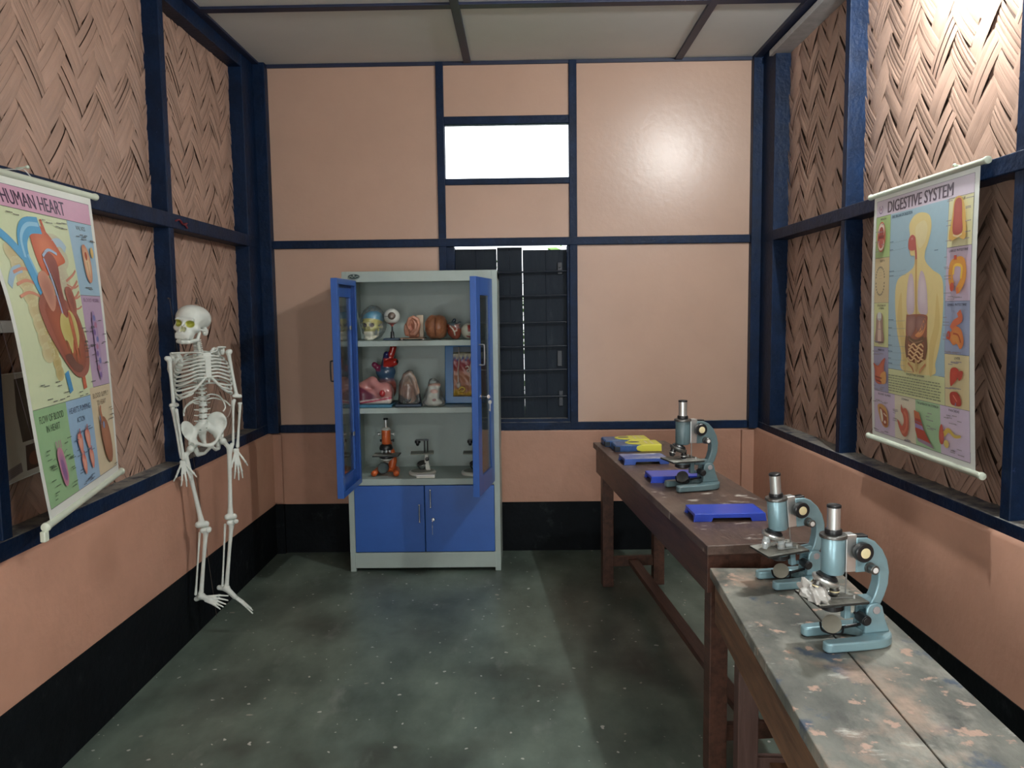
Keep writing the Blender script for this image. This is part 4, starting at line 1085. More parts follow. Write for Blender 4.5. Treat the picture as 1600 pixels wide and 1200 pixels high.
class Print:
    """drawing on a sheet, x to the right and y down in metres; S(u, v) -> (point, normal)"""
    def __init__(s, S, w, h): s.S, s.w, s.h = S, w, h; s.V = []; s.F = []; s.C = []; s.k = 1
    def _put(s, pts, faces, col, cols=None):
        o = len(s.V)
        for p in pts:
            q, n = s.S(p[0]/s.w, p[1]/s.h); s.V.append(q+n*(.0004*s.k))
        for f in faces:
            s.F.append(tuple(i+o for i in f)); s.C.append([cols[i] if cols else col for i in f])
    def up(s): s.k += 1; return s
    def rect(s, x0, y0, x1, y1, col, col2=None):
        nx = max(1, int((x1-x0)/.02)); ny = max(1, int((y1-y0)/.02)); pts = []; cl = []
        c, c2 = lin(col), lin(col2 or col)
        for j in range(ny+1):
            for i in range(nx+1):
                pts.append((x0+(x1-x0)*i/nx, y0+(y1-y0)*j/ny)); cl.append(tuple(c[q]+(c2[q]-c[q])*j/ny for q in range(3)))
        s._put(pts, [(j*(nx+1)+i, j*(nx+1)+i+1, (j+1)*(nx+1)+i+1, (j+1)*(nx+1)+i) for j in range(ny) for i in range(nx)], c, cl)
    def poly(s, pts, col, smooth=True, core=None):
        """filled outline; core = colour towards the middle"""
        P = [Vector((p[0], p[1], 0)) for p in pts]
        if smooth:
            n = len(P); Q = []
            for i in range(n):
                p0, p1, p2, p3 = P[i-1], P[i], P[(i+1) % n], P[(i+2) % n]
                for j in range(5):
                    t = j/5; Q.append(.5*((2*p1)+(p2-p0)*t+(2*p0-5*p1+4*p2-p3)*t*t+(3*p1-p0-3*p2+p3)*t**3))
            P = Q
        if core is None:
            tri = tessellate_polygon([P])
            bm = bmesh.new(); vs = [bm.verts.new(p) for p in P]
            for t in tri:
                try: bm.faces.new([vs[i] for i in t])
                except ValueError: pass
            for _ in range(2):
                ed = [e for e in bm.edges if e.calc_length() > .04]
                if ed: bmesh.ops.subdivide_edges(bm, edges=ed, cuts=1)
            bmesh.ops.triangulate(bm, faces=bm.faces); bm.verts.index_update()
            s._put([(v.co.x, v.co.y) for v in bm.verts], [[v.index for v in f.verts] for f in bm.faces], lin(col)); bm.free()
        else:
            c = sum(P, Vector())/len(P); n = len(P); pts = []; cl = []; a, b = lin(col), lin(core)
            for k in (1, .72, .36): 
                for p in P: q = c+(p-c)*k; pts.append((q.x, q.y)); cl.append(tuple(a[i]+(b[i]-a[i])*min(1, (1-k)*1.5) for i in range(3)))
            pts.append((c.x, c.y)); cl.append(b)
            fs = [(r*n+i, r*n+(i+1) % n, (r+1)*n+(i+1) % n, (r+1)*n+i) for r in range(2) for i in range(n)]+[(2*n+i, 2*n+(i+1) % n, 3*n) for i in range(n)]
            s._put(pts, fs, a, cl)
    def ell(s, cx, cy, rx, ry, col, core=None, rot=0, n=22):
        c, q = math.cos(R(rot)), math.sin(R(rot))
        s.poly([(cx+rx*math.cos(2*PI*i/n)*c-ry*math.sin(2*PI*i/n)*q, cy+rx*math.cos(2*PI*i/n)*q+ry*math.sin(2*PI*i/n)*c) for i in range(n)], col, False, core)
    def stroke(s, pts, w, col, smooth=True, w2=None):
        P = bez([(p[0], p[1], 0) for p in pts], max(8, 6*(len(pts)-1))) if smooth and len(pts) > 2 else [Vector((p[0], p[1], 0)) for p in pts]
        n = len(P); w2 = w if w2 is None else w2; L = []
        for i, p in enumerate(P):
            t = (P[min(i+1, n-1)]-P[max(i-1, 0)]).normalized(); q = Vector((-t.y, t.x, 0)); ww = (w+(w2-w)*i/(n-1))/2
            L += [(p.x+q.x*ww, p.y+q.y*ww), (p.x-q.x*ww, p.y-q.y*ww)]
        s._put(L, [(2*i, 2*i+1, 2*i+3, 2*i+2) for i in range(n-1)], lin(col))
    def text(s, t, x0, y0, x1, y1, col, bold=.01):
        V, F = text_mesh(t, 0.0); d = bold*(y1-y0)*2.2
        for q in (-d, 0, d): s._put([(x0+(x1-x0)*a+q, y0+(y1-y0)*b) for a, b in V], F, lin(col))
    def frame(s, x0, y0, x1, y1, w, col):
        for a in (((x0, y0), (x1, y0)), ((x1, y0), (x1, y1)), ((x1, y1), (x0, y1)), ((x0, y1), (x0, y0))): s.stroke(a, w, col, False)
    def captions(s, rng, x0, y0, x1, y1, n, col=(70, 70, 70), lead=None):
        """rows of tiny unreadable caption print, drawn as broken dashes"""
        for _ in range(n):
            x, y = rng.uniform(x0, x1), rng.uniform(y0, y1); L = rng.uniform(.018, .04)
            q = x
            while q < x+L: k = rng.uniform(.004, .009); s.stroke([(q, y), (q+k, y)], .0032, col, False); q += k+.0016
    def build(s, name, par):
        me = bpy.data.meshes.new(name); me.from_pydata(s.V, [], s.F); me.update()
        at = me.color_attributes.new('Col', 'FLOAT_COLOR', 'CORNER')
        at.data.foreach_set('color', [x for f in s.C for c in f for x in (c[0], c[1], c[2], 1.0)])
        return link_mesh(name, me, M['print'], par, 0)
def sheet_surface(tl, tr, bl, br, bulge):
    tl, tr, bl, br = map(Vector, (tl, tr, bl, br))
    def pos(u, v):
        p = (tl*(1-u)+tr*u)*(1-v)+(bl*(1-u)+br*u)*v
        n = (tr-tl+br-bl).cross(bl-tl+br-tr).normalized()
        return p-n*bulge(u, v)
    def S(u, v):
        e = 1e-3; p = pos(u, v); n = (pos(u+e, v)-pos(u-e, v)).cross(pos(u, v+e)-pos(u, v-e)).normalized()
        return p, -n
    return S
def paper(S, par, nx=36, ny=52):
    vs = []; fs = []
    for k in (0, 1):
        for j in range(ny+1):
            for i in range(nx+1):
                p, n = S(i/nx, j/ny); vs.append(p-n*.0005*k)
    m = (nx+1)*(ny+1)
    for j in range(ny):
        for i in range(nx):
            a = j*(nx+1)+i; q = (a, a+nx+1, a+nx+2, a+1); fs.append(q); fs.append(tuple(m+x for x in reversed(q)))
    me = bpy.data.meshes.new('sheet'); me.from_pydata(vs, [], fs); me.update()
    return link_mesh('sheet', me, M['sheet'], par, 180)
M['sheet'] = mat('white_laminated_paper', (.74, .77, .72), .33, var=.04)
def rod(a, b, r, par, name='rod'):
    a, b = Vector(a), Vector(b); d = (b-a).normalized(); L = (b-a).length
    return MB().lathe([(r*.55, 0), (r*1.15, .003), (r*1.25, .010), (r*1.15, .018), (r, .020), (r, L-.020), (r*1.15, L-.018), (r*1.25, L-.010), (r*1.15, L-.003), (r*.55, L)], a, d, 16).build(name, M['chart_rod'], par, smooth=40)

GREY, DK = (70, 74, 74), (52, 34, 64)
# ---------------------------------------------------------------- heart chart on the left wall (its free lower corner swings out)
hc = thing('wall_chart', 'hanging chart titled HUMAN HEART on the left wall, its lower edge swinging out', 'chart', (0, 0, 0), group='anatomy charts')
HT0, HT1 = Vector((-1.628, 2.27, 2.018)), Vector((-1.628, 3.012, 2.018))
HB0, HB1 = Vector((-1.418, 2.292, .962)), Vector((-1.598, 3.045, .962))
Sx = sheet_surface(HT0, HT1, HB0, HB1, lambda u, v: .046*(math.sin(PI*v)+.25*math.sin(2*PI*v))*max(0, 1-u)**1.2 + .008*math.sin(PI*v)*u)
W_, H_ = .765, 1.06
paper(Sx, hc)
P = Print(Sx, W_, H_); rng = random.Random(2)
def U(u): return u*W_
def Vv(v): return v*H_
X = lambda u, v: (u*W_, v*H_)
P.rect(U(.03), Vv(.028), U(.97), Vv(.972), (206, 220, 180)); P.up()
P.rect(U(.03), Vv(.028), U(.97), Vv(.100), (208, 158, 186))
P.rect(U(.735), Vv(.100), U(.97), Vv(.352), (152, 190, 214)); P.rect(U(.735), Vv(.352), U(.97), Vv(.668), (184, 158, 190))
P.rect(U(.03), Vv(.690), U(.375), Vv(.972), (140, 184, 134)); P.rect(U(.375), Vv(.690), U(.685), Vv(.972), (144, 182, 216)); P.rect(U(.685), Vv(.668), U(.97), Vv(.972), (214, 198, 164)); P.up()
for a in ((.03, .100, .97, .100), (.735, .100, .735, .668), (.735, .352, .97, .352), (.735, .668, .97, .668), (.03, .690, .685, .690)):
    P.stroke([X(a[0], a[1]), X(a[2], a[3])], .0018, (100, 110, 100), False)
P.frame(U(.03), Vv(.028), U(.97), Vv(.972), .0018, (110, 105, 120))
P.text('HUMAN HEART', U(.245), Vv(.042), U(.735), Vv(.088), DK, .012)
P.text('VALVES', U(.81), Vv(.112), U(.90), Vv(.126), GREY, .01)
P.text('BLOOD VESSEL', U(.76), Vv(.362), U(.95), Vv(.374), (110, 70, 110), .008)
P.text('FLOW OF BLOOD', U(.075), Vv(.712), U(.33), Vv(.733), (50, 74, 50), .012); P.text('IN HEART', U(.13), Vv(.743), U(.275), Vv(.763), (50, 74, 50), .012)
P.text("HEART'S PUMPING", U(.40), Vv(.714), U(.665), Vv(.733), (46, 66, 100), .010); P.text('ACTION', U(.475), Vv(.750), U(.575), Vv(.767), (46, 66, 100), .010)
P.text('BLOOD SUPPLY', U(.715), Vv(.690), U(.94), Vv(.707), (110, 90, 70), .008); P.text('TO HEART', U(.76), Vv(.717), U(.89), Vv(.733), (110, 90, 70), .008)
P.up()
# lungs and ribs faint behind the heart
for i in range(7): P.ell(U(.56+.02*math.sin(i*2.1)), Vv(.20+.035*i), .075-.004*i, .045, (196, 200, 168), (188, 184, 158))
for i in range(8): P.ell(U(.17+.015*i), Vv(.24+.042*i), .050, .034, (204, 200, 156), (190, 176, 128))
for i in range(6): P.ell(U(.30+.012*i), Vv(.44+.032*i), .034, .026, (196, 184, 128), (178, 162, 100))
P.up()
for y in (.30, .335, .37):
    P.stroke([X(.12, y), X(.22, y-.015), X(.33, y)], .010, (206, 138, 112)); P.stroke([X(.60, y+.01), X(.68, y-.012), X(.72, y-.03)], .009, (200, 128, 108))
    P.stroke([X(.60, y+.02), X(.67, y+.03), X(.725, y+.02)], .006, (200, 128, 108))
P.stroke([X(.20, .285), X(.12, .30), X(.06, .34)], .026, (150, 186, 210)); P.up()
# great vessels
P.stroke([X(.52, .215), X(.56, .19), X(.62, .185), X(.66, .205)], .030, (164, 196, 214))
P.poly([X(.37, .155), X(.45, .135), X(.53, .165), X(.60, .215), X(.63, .245), X(.56, .262), X(.47, .285), X(.40, .30), X(.36, .24)], (190, 84, 52), core=(214, 120, 84))
for u in (.40, .455, .505): P.stroke([X(u, .165), X(u-.012, .118)], .017, (186, 80, 54), w2=.013)
P.up()
P.stroke([X(.06, .165), X(.16, .20), X(.245, .245)], .034, (72, 160, 210), w2=.04)
P.stroke([X(.47, .140), X(.36, .150), X(.285, .195), X(.27, .26), X(.33, .345), X(.385, .385)], .056, (70, 158, 208), w2=.050); P.up()
P.stroke([X(.46, .138), X(.36, .146), X(.278, .190), X(.262, .25)], .014, (140, 200, 232)); P.stroke([X(.29, .24), X(.345, .33), X(.39, .378)], .012, (130, 194, 228))
P.stroke([X(.43, .60), X(.455, .665)], .034, (58, 140, 196)); P.stroke([X(.62, .62), X(.628, .665)], .032, (190, 88, 58)); P.up()
XH = lambda u, v: X(.722-(.735-u)*1.22, v)
# heart muscle cut open
P.poly([XH(.36, .39), XH(.44, .345), XH(.52, .36), XH(.60, .375), XH(.68, .42), XH(.725, .50), XH(.735, .56), XH(.715, .605), XH(.66, .625), XH(.59, .620), XH(.52, .585), XH(.45, .53), XH(.385, .465)], (150, 84, 70), core=(168, 92, 74)); P.up()
P.poly([XH(.405, .40), XH(.47, .37), XH(.55, .395), XH(.63, .41), XH(.685, .455), XH(.705, .53), XH(.69, .585), XH(.64, .605), XH(.57, .59), XH(.49, .545), XH(.43, .47)], (138, 66, 50), core=(176, 92, 62)); P.up()
P.poly([XH(.42, .37), XH(.40, .31), XH(.46, .285), XH(.51, .33), XH(.50, .385), XH(.46, .41)], (196, 140, 118), core=(170, 112, 96))
P.poly([XH(.49, .235), XH(.55, .225), XH(.585, .26), XH(.575, .33), XH(.585, .42), XH(.55, .41), XH(.53, .32)], (146, 76, 66), core=(120, 60, 56))
P.stroke([XH(.485, .245), XH(.515, .32), XH(.545, .43)], .010, (160, 176, 216)); P.stroke([XH(.485, .238), XH(.54, .215), XH(.60, .225)], .010, (160, 190, 222))
P.poly([XH(.60, .34), XH(.65, .33), XH(.68, .375), XH(.665, .42), XH(.625, .41)], (166, 92, 76), core=(132, 72, 62)); P.up()
P.poly([XH(.50, .455), XH(.53, .415), XH(.575, .43), XH(.60, .405), XH(.645, .43), XH(.66, .49), XH(.63, .53), XH(.60, .50), XH(.575, .545), XH(.545, .505), XH(.52, .50)], (200, 192, 118), core=(190, 176, 96)); P.up()
P.poly([XH(.585, .42), XH(.61, .42), XH(.63, .50), XH(.62, .56), XH(.60, .50)], (178, 96, 62))
for u, v in ((.53, .50), (.56, .53), (.60, .545), (.635, .53)): P.stroke([XH(u, v), XH(u+.01, v+.035)], .006, (110, 84, 40), w2=.002)
P.poly([XH(.50, .555), XH(.55, .545), XH(.60, .575), XH(.655, .59), XH(.63, .608), XH(.57, .60)], (104, 62, 52)); P.up()
P.captions(rng, U(.05), Vv(.60), U(.40), Vv(.68), 9); P.captions(rng, U(.48), Vv(.668), U(.66), Vv(.685), 3); P.captions(rng, U(.05), Vv(.115), U(.70), Vv(.125), 6); P.captions(rng, U(.60), Vv(.13), U(.71), Vv(.16), 3); P.captions(rng, U(.655), Vv(.46), U(.70), Vv(.66), 9)
# side column: valves, vessel
P.poly([X(.82, .195), X(.85, .175), X(.885, .20), X(.90, .25), X(.885, .30), X(.85, .305), X(.825, .27)], (196, 124, 96), core=(228, 200, 158)); P.ell(U(.925), Vv(.20), .012, .020, (214, 178, 110)); P.up()
P.ell(U(.853), Vv(.215), .010, .016, (168, 66, 40)); P.stroke([X(.855, .235), X(.865, .29)], .003, (150, 90, 60)); P.captions(rng, U(.76), Vv(.14), U(.93), Vv(.165), 7); P.captions(rng, U(.78), Vv(.32), U(.9), Vv(.33), 3)
P.poly([X(.815, .43), X(.835, .405), X(.86, .43), X(.868, .50), X(.872, .58), X(.86, .635), X(.835, .645), X(.815, .60), X(.808, .51)], (158, 128, 176), core=(176, 150, 190)); P.up()
for i in range(9): P.ell(U(.838+.014*math.sin(i*2.4)), Vv(.43+.025*i), .012, .011, ((104, 112, 178), (168, 104, 140), (120, 90, 160))[i % 3])
P.captions(rng, U(.75), Vv(.42), U(.79), Vv(.64), 8); P.captions(rng, U(.885), Vv(.40), U(.93), Vv(.64), 6)
# bottom row
P.poly([X(.175, .835), X(.20, .815), X(.235, .825), X(.255, .865), X(.26, .91), X(.235, .935), X(.205, .925), X(.185, .885)], (196, 128, 150), core=(150, 100, 150)); P.up()
P.poly([X(.20, .855), X(.225, .86), X(.245, .90), X(.23, .92), X(.205, .895)], (128, 84, 140))
for a in ((.165, .85, .125, .845), (.165, .865, .12, .87), (.25, .84, .29, .83), (.255, .855, .295, .852)): P.stroke([X(a[0], a[1]), X((a[0]+a[2])/2, a[1]-.008), X(a[2], a[3])], .0022, (90, 110, 90))
for u in (.185, .21, .232): P.stroke([X(u, .818), X(u-.003, .795)], .006, (180, 120, 150))
P.captions(rng, U(.055), Vv(.80), U(.11), Vv(.96), 13, (56, 84, 56)); P.captions(rng, U(.27), Vv(.79), U(.33), Vv(.96), 11, (56, 84, 56))
for cu, cv, s in ((.46, .83, 1), (.56, .825, 1), (.475, .90, .9), (.58, .895, .9)):
    P.poly([X(cu-.03*s, cv-.02), X(cu-.008, cv-.035*s), X(cu+.026*s, cv-.02), X(cu+.03*s, cv+.008), X(cu+.006, cv+.04*s), X(cu-.022*s, cv+.012)], (214, 110, 90), core=(224, 160, 140)); P.stroke([X(cu-.026*s, cv-.022), X(cu-.012, cv+.018)], .011, (84, 110, 176)); P.stroke([X(cu+.01, cv-.045*s), X(cu+.008, cv-.012)], .008, (190, 60, 60))
P.captions(rng, U(.395), Vv(.785), U(.64), Vv(.80), 6, (60, 80, 110)); P.captions(rng, U(.42), Vv(.945), U(.60), Vv(.965), 9, (60, 80, 110)); P.captions(rng, U(.395), Vv(.80), U(.41), Vv(.93), 7, (60, 80, 110)); P.captions(rng, U(.50), Vv(.86), U(.62), Vv(.87), 4, (60, 80, 110))
P.poly([X(.755, .80), X(.80, .775), X(.855, .80), X(.89, .86), X(.895, .92), X(.86, .945), X(.81, .925), X(.77, .87)], (140, 76, 44), core=(160, 92, 56)); P.stroke([X(.79, .79), X(.775, .755), X(.78, .735)], .018, (184, 100, 66), w2=.012); P.stroke([X(.755, .77), X(.765, .80)], .010, (110, 130, 170)); P.up()
P.ell(U(.80), Vv(.805), .010, .014, (110, 130, 180)); P.captions(rng, U(.89), Vv(.75), U(.925), Vv(.85), 7, (110, 96, 80)); P.captions(rng, U(.90), Vv(.955), U(.92), Vv(.965), 1)
P.build('print', hc)
def grow(a, b, e): d = (b-a).normalized()*e; return a-d, b+d
rod(*grow(HT0+Vector((0, 0, .008)), HT1+Vector((0, 0, .008)), .045), .011, hc)
rod(*grow(HB0+Vector((0, 0, -.008)), HB1+Vector((0, 0, -.008)), .045), .0115, hc)
b = MB(); b.tube(bez([HT0.lerp(HT1, .28)+Vector((.0, 0, .012)), HT0.lerp(HT1, .45)+Vector((-.012, 0, .034)), HT0.lerp(HT1, .50)+Vector((-.014, 0, .040)), HT0.lerp(HT1, .53)+Vector((0, 0, .012))], 16), .0018, 6); b.build('hanging_cord', M['cord'], hc)
e0 = grow(HB0, HB1, .045)[0]; MB().box((e0.x-.012, e0.y-.010, e0.z-.05), (e0.x+.004, e0.y+.012, e0.z-.018)).build('rod_clip', M['chart_rod'], hc, smooth=0, bevel=.003)
q = HT0.lerp(HT1, .50); n = MB(); n.cyl((-1.668, q.y, q.z+.045), (-1.630, q.y, q.z+.048), .0025, n=8); n.ell((-1.630, q.y, q.z+.048), (.007, .007, .006), 10)
tag(n.build('hook', M['chart_rod']), 'small pale hook on the blue rail holding the heart chart', 'hook')

# ---------------------------------------------------------------- digestion chart on the right wall
dc = thing('wall_chart', 'hanging chart titled DIGESTIVE SYSTEM on the right wall above the tables', 'chart', (0, 0, 0), group='anatomy charts')
DT0, DT1 = Vector((1.486, 3.375, 2.022)), Vector((1.486, 2.612, 2.022)); DB0, DB1 = Vector((1.480, 3.318, 1.030)), Vector((1.476, 2.552, 1.030))
Sx = sheet_surface(DT0, DT1, DB0, DB1, lambda u, v: .010*math.sin(PI*v)-.003*math.sin(2*PI*u)*math.sin(PI*v))
W_, H_ = .765, .995
paper(Sx, dc)
P = Print(Sx, W_, H_); rng = random.Random(4)
P.rect(U(.035), Vv(.02), U(.965), Vv(.978), (216, 208, 222)); P.up()
P.rect(U(.035), Vv(.02), U(.965), Vv(.085), (206, 194, 210))
for r_ in ((.035, .085, .200, .255, (164, 194, 124)), (.035, .255, .200, .440, (206, 186, 140)), (.035, .440, .200, .622, (212, 216, 154)), (.035, .622, .200, .805, (158, 158, 190)),
          (.770, .085, .965, .255, (222, 218, 170)), (.770, .255, .965, .440, (200, 182, 204)), (.770, .440, .965, .622, (148, 160, 192)), (.770, .622, .965, .805, (216, 202, 154)),
          (.200, .085, .770, .705, (152, 186, 202)), (.200, .705, .770, .805, (210, 216, 160)),
          (.035, .805, .270, .978, (206, 190, 214)), (.270, .805, .490, .978, (220, 214, 190)), (.490, .805, .725, .978, (164, 204, 158)), (.725, .805, .965, .978, (208, 192, 216))):
    P.rect(U(r_[0]), Vv(r_[1]), U(r_[2]), Vv(r_[3]), r_[4])
P.up()
for r_ in ((.035, .085, .200, .255), (.035, .255, .200, .440), (.035, .440, .200, .622), (.035, .622, .200, .805), (.770, .085, .965, .255), (.770, .255, .965, .440), (.770, .440, .965, .622), (.770, .622, .965, .805), (.200, .705, .770, .805), (.035, .02, .965, .978), (.035, .805, .965, .978)):
    P.frame(U(r_[0]), Vv(r_[1]), U(r_[2]), Vv(r_[3]), .0014, (96, 96, 110))
P.text('DIGESTIVE SYSTEM', U(.165), Vv(.031), U(.80), Vv(.077), (62, 44, 66), .022)
P.text('THE ORGANS OF DIGESTION', U(.215), Vv(.092), U(.43), Vv(.104), (40, 70, 96), .015)
for a in range(5): pass
P.stroke([(U(.085)+.016*math.cos(R(t)), Vv(.056)+.016*math.sin(R(t))) for t in range(-60, 250, 20)], .004, (110, 90, 130)); P.ell(U(.085), Vv(.056), .006, .006, (170, 120, 150))
for t, x0, x1, y in (('MOUTH', .085, .15, .093), ('TEETH', .09, .145, .264), ('STRUCTURE OF', .07, .165, .447), ('A TOOTH', .09, .145, .459), ('PHARYNX', .085, .155, .630), ('TONGUE', .835, .90, .091), ('LARGE INTESTINE', .79, .94, .263), ('SMALL INTESTINE', .79, .94, .448), ('LIVER', .85, .895, .630),
                     ('DIGESTIVE SYSTEM', .40, .58, .712), ('SALIVARY GLANDS', .08, .225, .812), ('STOMACH', .345, .42, .812), ('THE LAYERS OF THE STOMACH', .505, .71, .812), ('PANCREAS', .80, .885, .812)):
    P.text(t, U(x0), Vv(y), U(x1), Vv(y+.0085), (60, 54, 70), .008)
P.up()
# body seen from the front, head in profile to the left
SKN, SKC = (224, 204, 138), (226, 212, 160)
P.poly([X(.405, .145), X(.45, .115), X(.52, .108), X(.60, .125), X(.625, .17), X(.60, .225), X(.575, .255), X(.58, .29), X(.65, .325), X(.735, .355), X(.755, .42), X(.75, .52), X(.725, .60), X(.69, .66), X(.665, .704), X(.36, .704), X(.345, .64), X(.30, .56), X(.275, .46), X(.275, .385), X(.31, .345), X(.41, .325), X(.465, .305), X(.47, .268), X(.43, .262), X(.415, .235), X(.40, .205), X(.415, .185)], SKN); P.up()
P.poly([X(.34, .40), X(.36, .52), X(.40, .60), X(.40, .70), X(.37, .70), X(.355, .62), X(.30, .50)], (214, 188, 116)); P.poly([X(.70, .41), X(.68, .52), X(.635, .60), X(.635, .70), X(.66, .70), X(.68, .62), (U(.73), Vv(.52))], (214, 188, 116))
P.poly([X(.47, .16), X(.55, .14), X(.59, .17), X(.57, .22), X(.52, .24), X(.49, .21)], SKC)
P.poly([X(.405, .20), X(.44, .185), X(.475, .20), X(.475, .24), X(.44, .245), X(.405, .235)], (182, 84, 78)); P.stroke([X(.465, .20), X(.485, .26), X(.49, .30)], .014, (176, 84, 74)); P.stroke([X(.475, .24), X(.492, .29)], .005, (230, 220, 200)); P.stroke([X(.41, .205), X(.47, .195)], .006, (226, 190, 190)); P.up()
P.poly([X(.425, .335), X(.46, .34), X(.48, .40), X(.48, .475), X(.42, .485), X(.40, .45), X(.405, .38)], (198, 178, 190), core=(214, 198, 206)); P.poly([X(.535, .33), X(.57, .335), X(.60, .38), X(.615, .44), X(.61, .485), X(.53, .475), X(.515, .40)], (198, 178, 190), core=(214, 198, 206))
P.stroke([X(.49, .28), X(.497, .40), X(.505, .49)], .012, (200, 160, 90)); P.up()
P.poly([X(.40, .50), X(.43, .488), X(.60, .488), X(.615, .52), X(.60, .62), X(.55, .665), X(.46, .665), X(.405, .62)], (150, 86, 62)); P.up()
P.poly([X(.405, .505), X(.44, .49), X(.50, .495), X(.50, .54), X(.47, .56), X(.43, .585), X(.408, .55)], (132, 88, 82), core=(158, 116, 106)); P.poly([X(.515, .495), X(.595, .495), X(.60, .525), X(.56, .555), X(.51, .54)], (124, 80, 76), core=(146, 104, 96))
P.poly([X(.59, .50), X(.605, .525), X(.575, .56), X(.53, .572), X(.495, .565), X(.54, .545)], (204, 120, 66), core=(216, 150, 96)); P.up()
P.stroke([X(.425, .575), X(.47, .588), X(.52, .590), X(.585, .575)], .020, (104, 74, 52)); P.stroke([X(.412, .57), X(.405, .61), X(.42, .65)], .022, (116, 74, 52)); P.stroke([X(.60, .57), X(.606, .61), X(.585, .65)], .022, (116, 74, 52)); P.up()
rng3 = random.Random(12)
for j in range(5):
    y = .602+j*.0135; pts = [X(.43+.022*i, y+.006*math.sin(i*1.9+j*1.3)) for i in range(8)]
    P.stroke(pts, .0105, (128, 82, 56)); P.up(); P.stroke(pts, .0068, (222, 180, 128)); 
P.stroke([X(.44, .58), X(.50, .592), X(.58, .582)], .004, (150, 112, 82)); P.up()
P.stroke([X(.515, .655), X(.52, .685), X(.515, .70)], .018, (190, 156, 96), w2=.012); P.stroke([X(.43, .672), X(.475, .69), X(.49, .704)], .008, (190, 120, 76)); P.stroke([X(.61, .668), X(.565, .69), X(.55, .704)], .008, (190, 120, 76))
P.up()
for y in (.205, .235, .32, .338, .515, .545, .575, .615, .64, .668, .688): P.stroke([X(.215, y), X(.40, y-.004)], .001, (120, 140, 150), False); P.captions(rng, U(.215), Vv(y-.006), U(.218), Vv(y-.004), 1, (50, 80, 110))
P.captions(rng, U(.66), Vv(.255), U(.68), Vv(.258), 1, (50, 80, 110))
for j in range(7):
    x = .218
    while x < .74: w = rng.uniform(.012, .04); P.stroke([X(x, .730+j*.0102), X(min(x+w, .75), .730+j*.0102)], .0036, (120, 128, 104), False); x += w+.006
# left column pictures
P.ell(U(.115), Vv(.17), .036, .062, (190, 96, 70), (160, 60, 50)); P.up(); P.ell(U(.115), Vv(.145), .026, .030, (226, 206, 190)); P.ell(U(.115), Vv(.20), .025, .026, (226, 206, 190)); P.up(); P.ell(U(.115), Vv(.155), .021, .026, (164, 66, 58)); P.ell(U(.115), Vv(.193), .020, .024, (186, 84, 74)); P.up(); P.stroke([X(.085, .17), X(.145, .17)], .010, (120, 40, 40))
for k in range(12):
    t = R(180+180*k/11); P.ell(U(.118)+.036*math.cos(t), Vv(.335)+.045*math.sin(t)*.9, .0042, .0042, (112, 104, 88)); P.ell(U(.118)+.036*math.cos(t), Vv(.36)-.050*math.sin(t)*.95, .0042, .0042, (112, 104, 88))
for k in range(4): P.stroke([X(.10, .305+.012*k), X(.135, .305+.012*k)], .0012, (170, 150, 110), False)
P.poly([X(.085, .49), X(.115, .483), X(.15, .49), X(.158, .55), X(.165, .60), X(.07, .60), X(.078, .545)], (140, 104, 92), core=(170, 140, 124)); P.up(); P.poly([X(.095, .487), X(.118, .478), X(.14, .487), X(.135, .51), X(.10, .51)], (214, 216, 210)); P.poly([X(.11, .52), X(.125, .52), X(.14, .60), X(.10, .60)], (214, 186, 166)); P.stroke([X(.07, .602), X(.165, .602)], .006, (90, 60, 50))
P.poly([X(.05, .69), X(.10, .70), X(.15, .675), X(.185, .665), X(.17, .705), X(.175, .755), X(.13, .775), X(.07, .765), X(.065, .72)], (178, 76, 56), core=(200, 100, 70)); P.up(); P.poly([X(.13, .735), X(.19, .72), X(.19, .765), X(.14, .77)], (214, 150, 80)); P.stroke([X(.07, .745), X(.15, .75)], .005, (120, 40, 36)); P.stroke([X(.075, .76), X(.145, .765)], .004, (120, 40, 36))
# right column pictures
P.poly([X(.83, .10), X(.865, .085), X(.90, .10), X(.925, .15), X(.935, .215), X(.92, .235), X(.88, .225), X(.85, .23), X(.81, .235), X(.80, .21), X(.82, .155)], (214, 168, 80)); P.up(); P.poly([X(.838, .105), X(.865, .092), X(.892, .105), X(.90, .16), X(.905, .21), X(.835, .21), X(.832, .15)], (166, 66, 58), core=(178, 80, 68)); P.stroke([X(.835, .215), X(.87, .222), X(.905, .215)], .006, (226, 200, 150))
P.stroke([X(.885, .405), X(.905, .39), X(.93, .36), X(.925, .32), X(.905, .305), X(.86, .308), X(.835, .32), X(.83, .36), X(.842, .385)], .028, (212, 140, 52)); P.up(); P.stroke([X(.91, .365), X(.912, .325), X(.86, .32), X(.85, .35)], .010, (236, 190, 70)); P.stroke([X(.862, .30), X(.862, .285)], .016, (180, 60, 40)); P.ell(U(.842), Vv(.392), .013, .015, (186, 70, 48)); P.stroke([X(.89, .415), X(.882, .395)], .014, (206, 110, 60))
P.stroke([X(.90, .475), X(.915, .50), X(.87, .515), X(.845, .535)], .024, (204, 100, 66)); P.poly([X(.84, .545), X(.88, .525), X(.925, .54), X(.94, .58), X(.915, .602), X(.89, .585), X(.86, .59), X(.835, .575), X(.805, .568), X(.81, .55)], (206, 108, 56), core=(214, 140, 70)); P.up(); P.ell(U(.825), Vv(.557), .012, .015, (190, 66, 52)); P.stroke([X(.86, .55), X(.90, .555), X(.92, .58)], .006, (170, 70, 44))
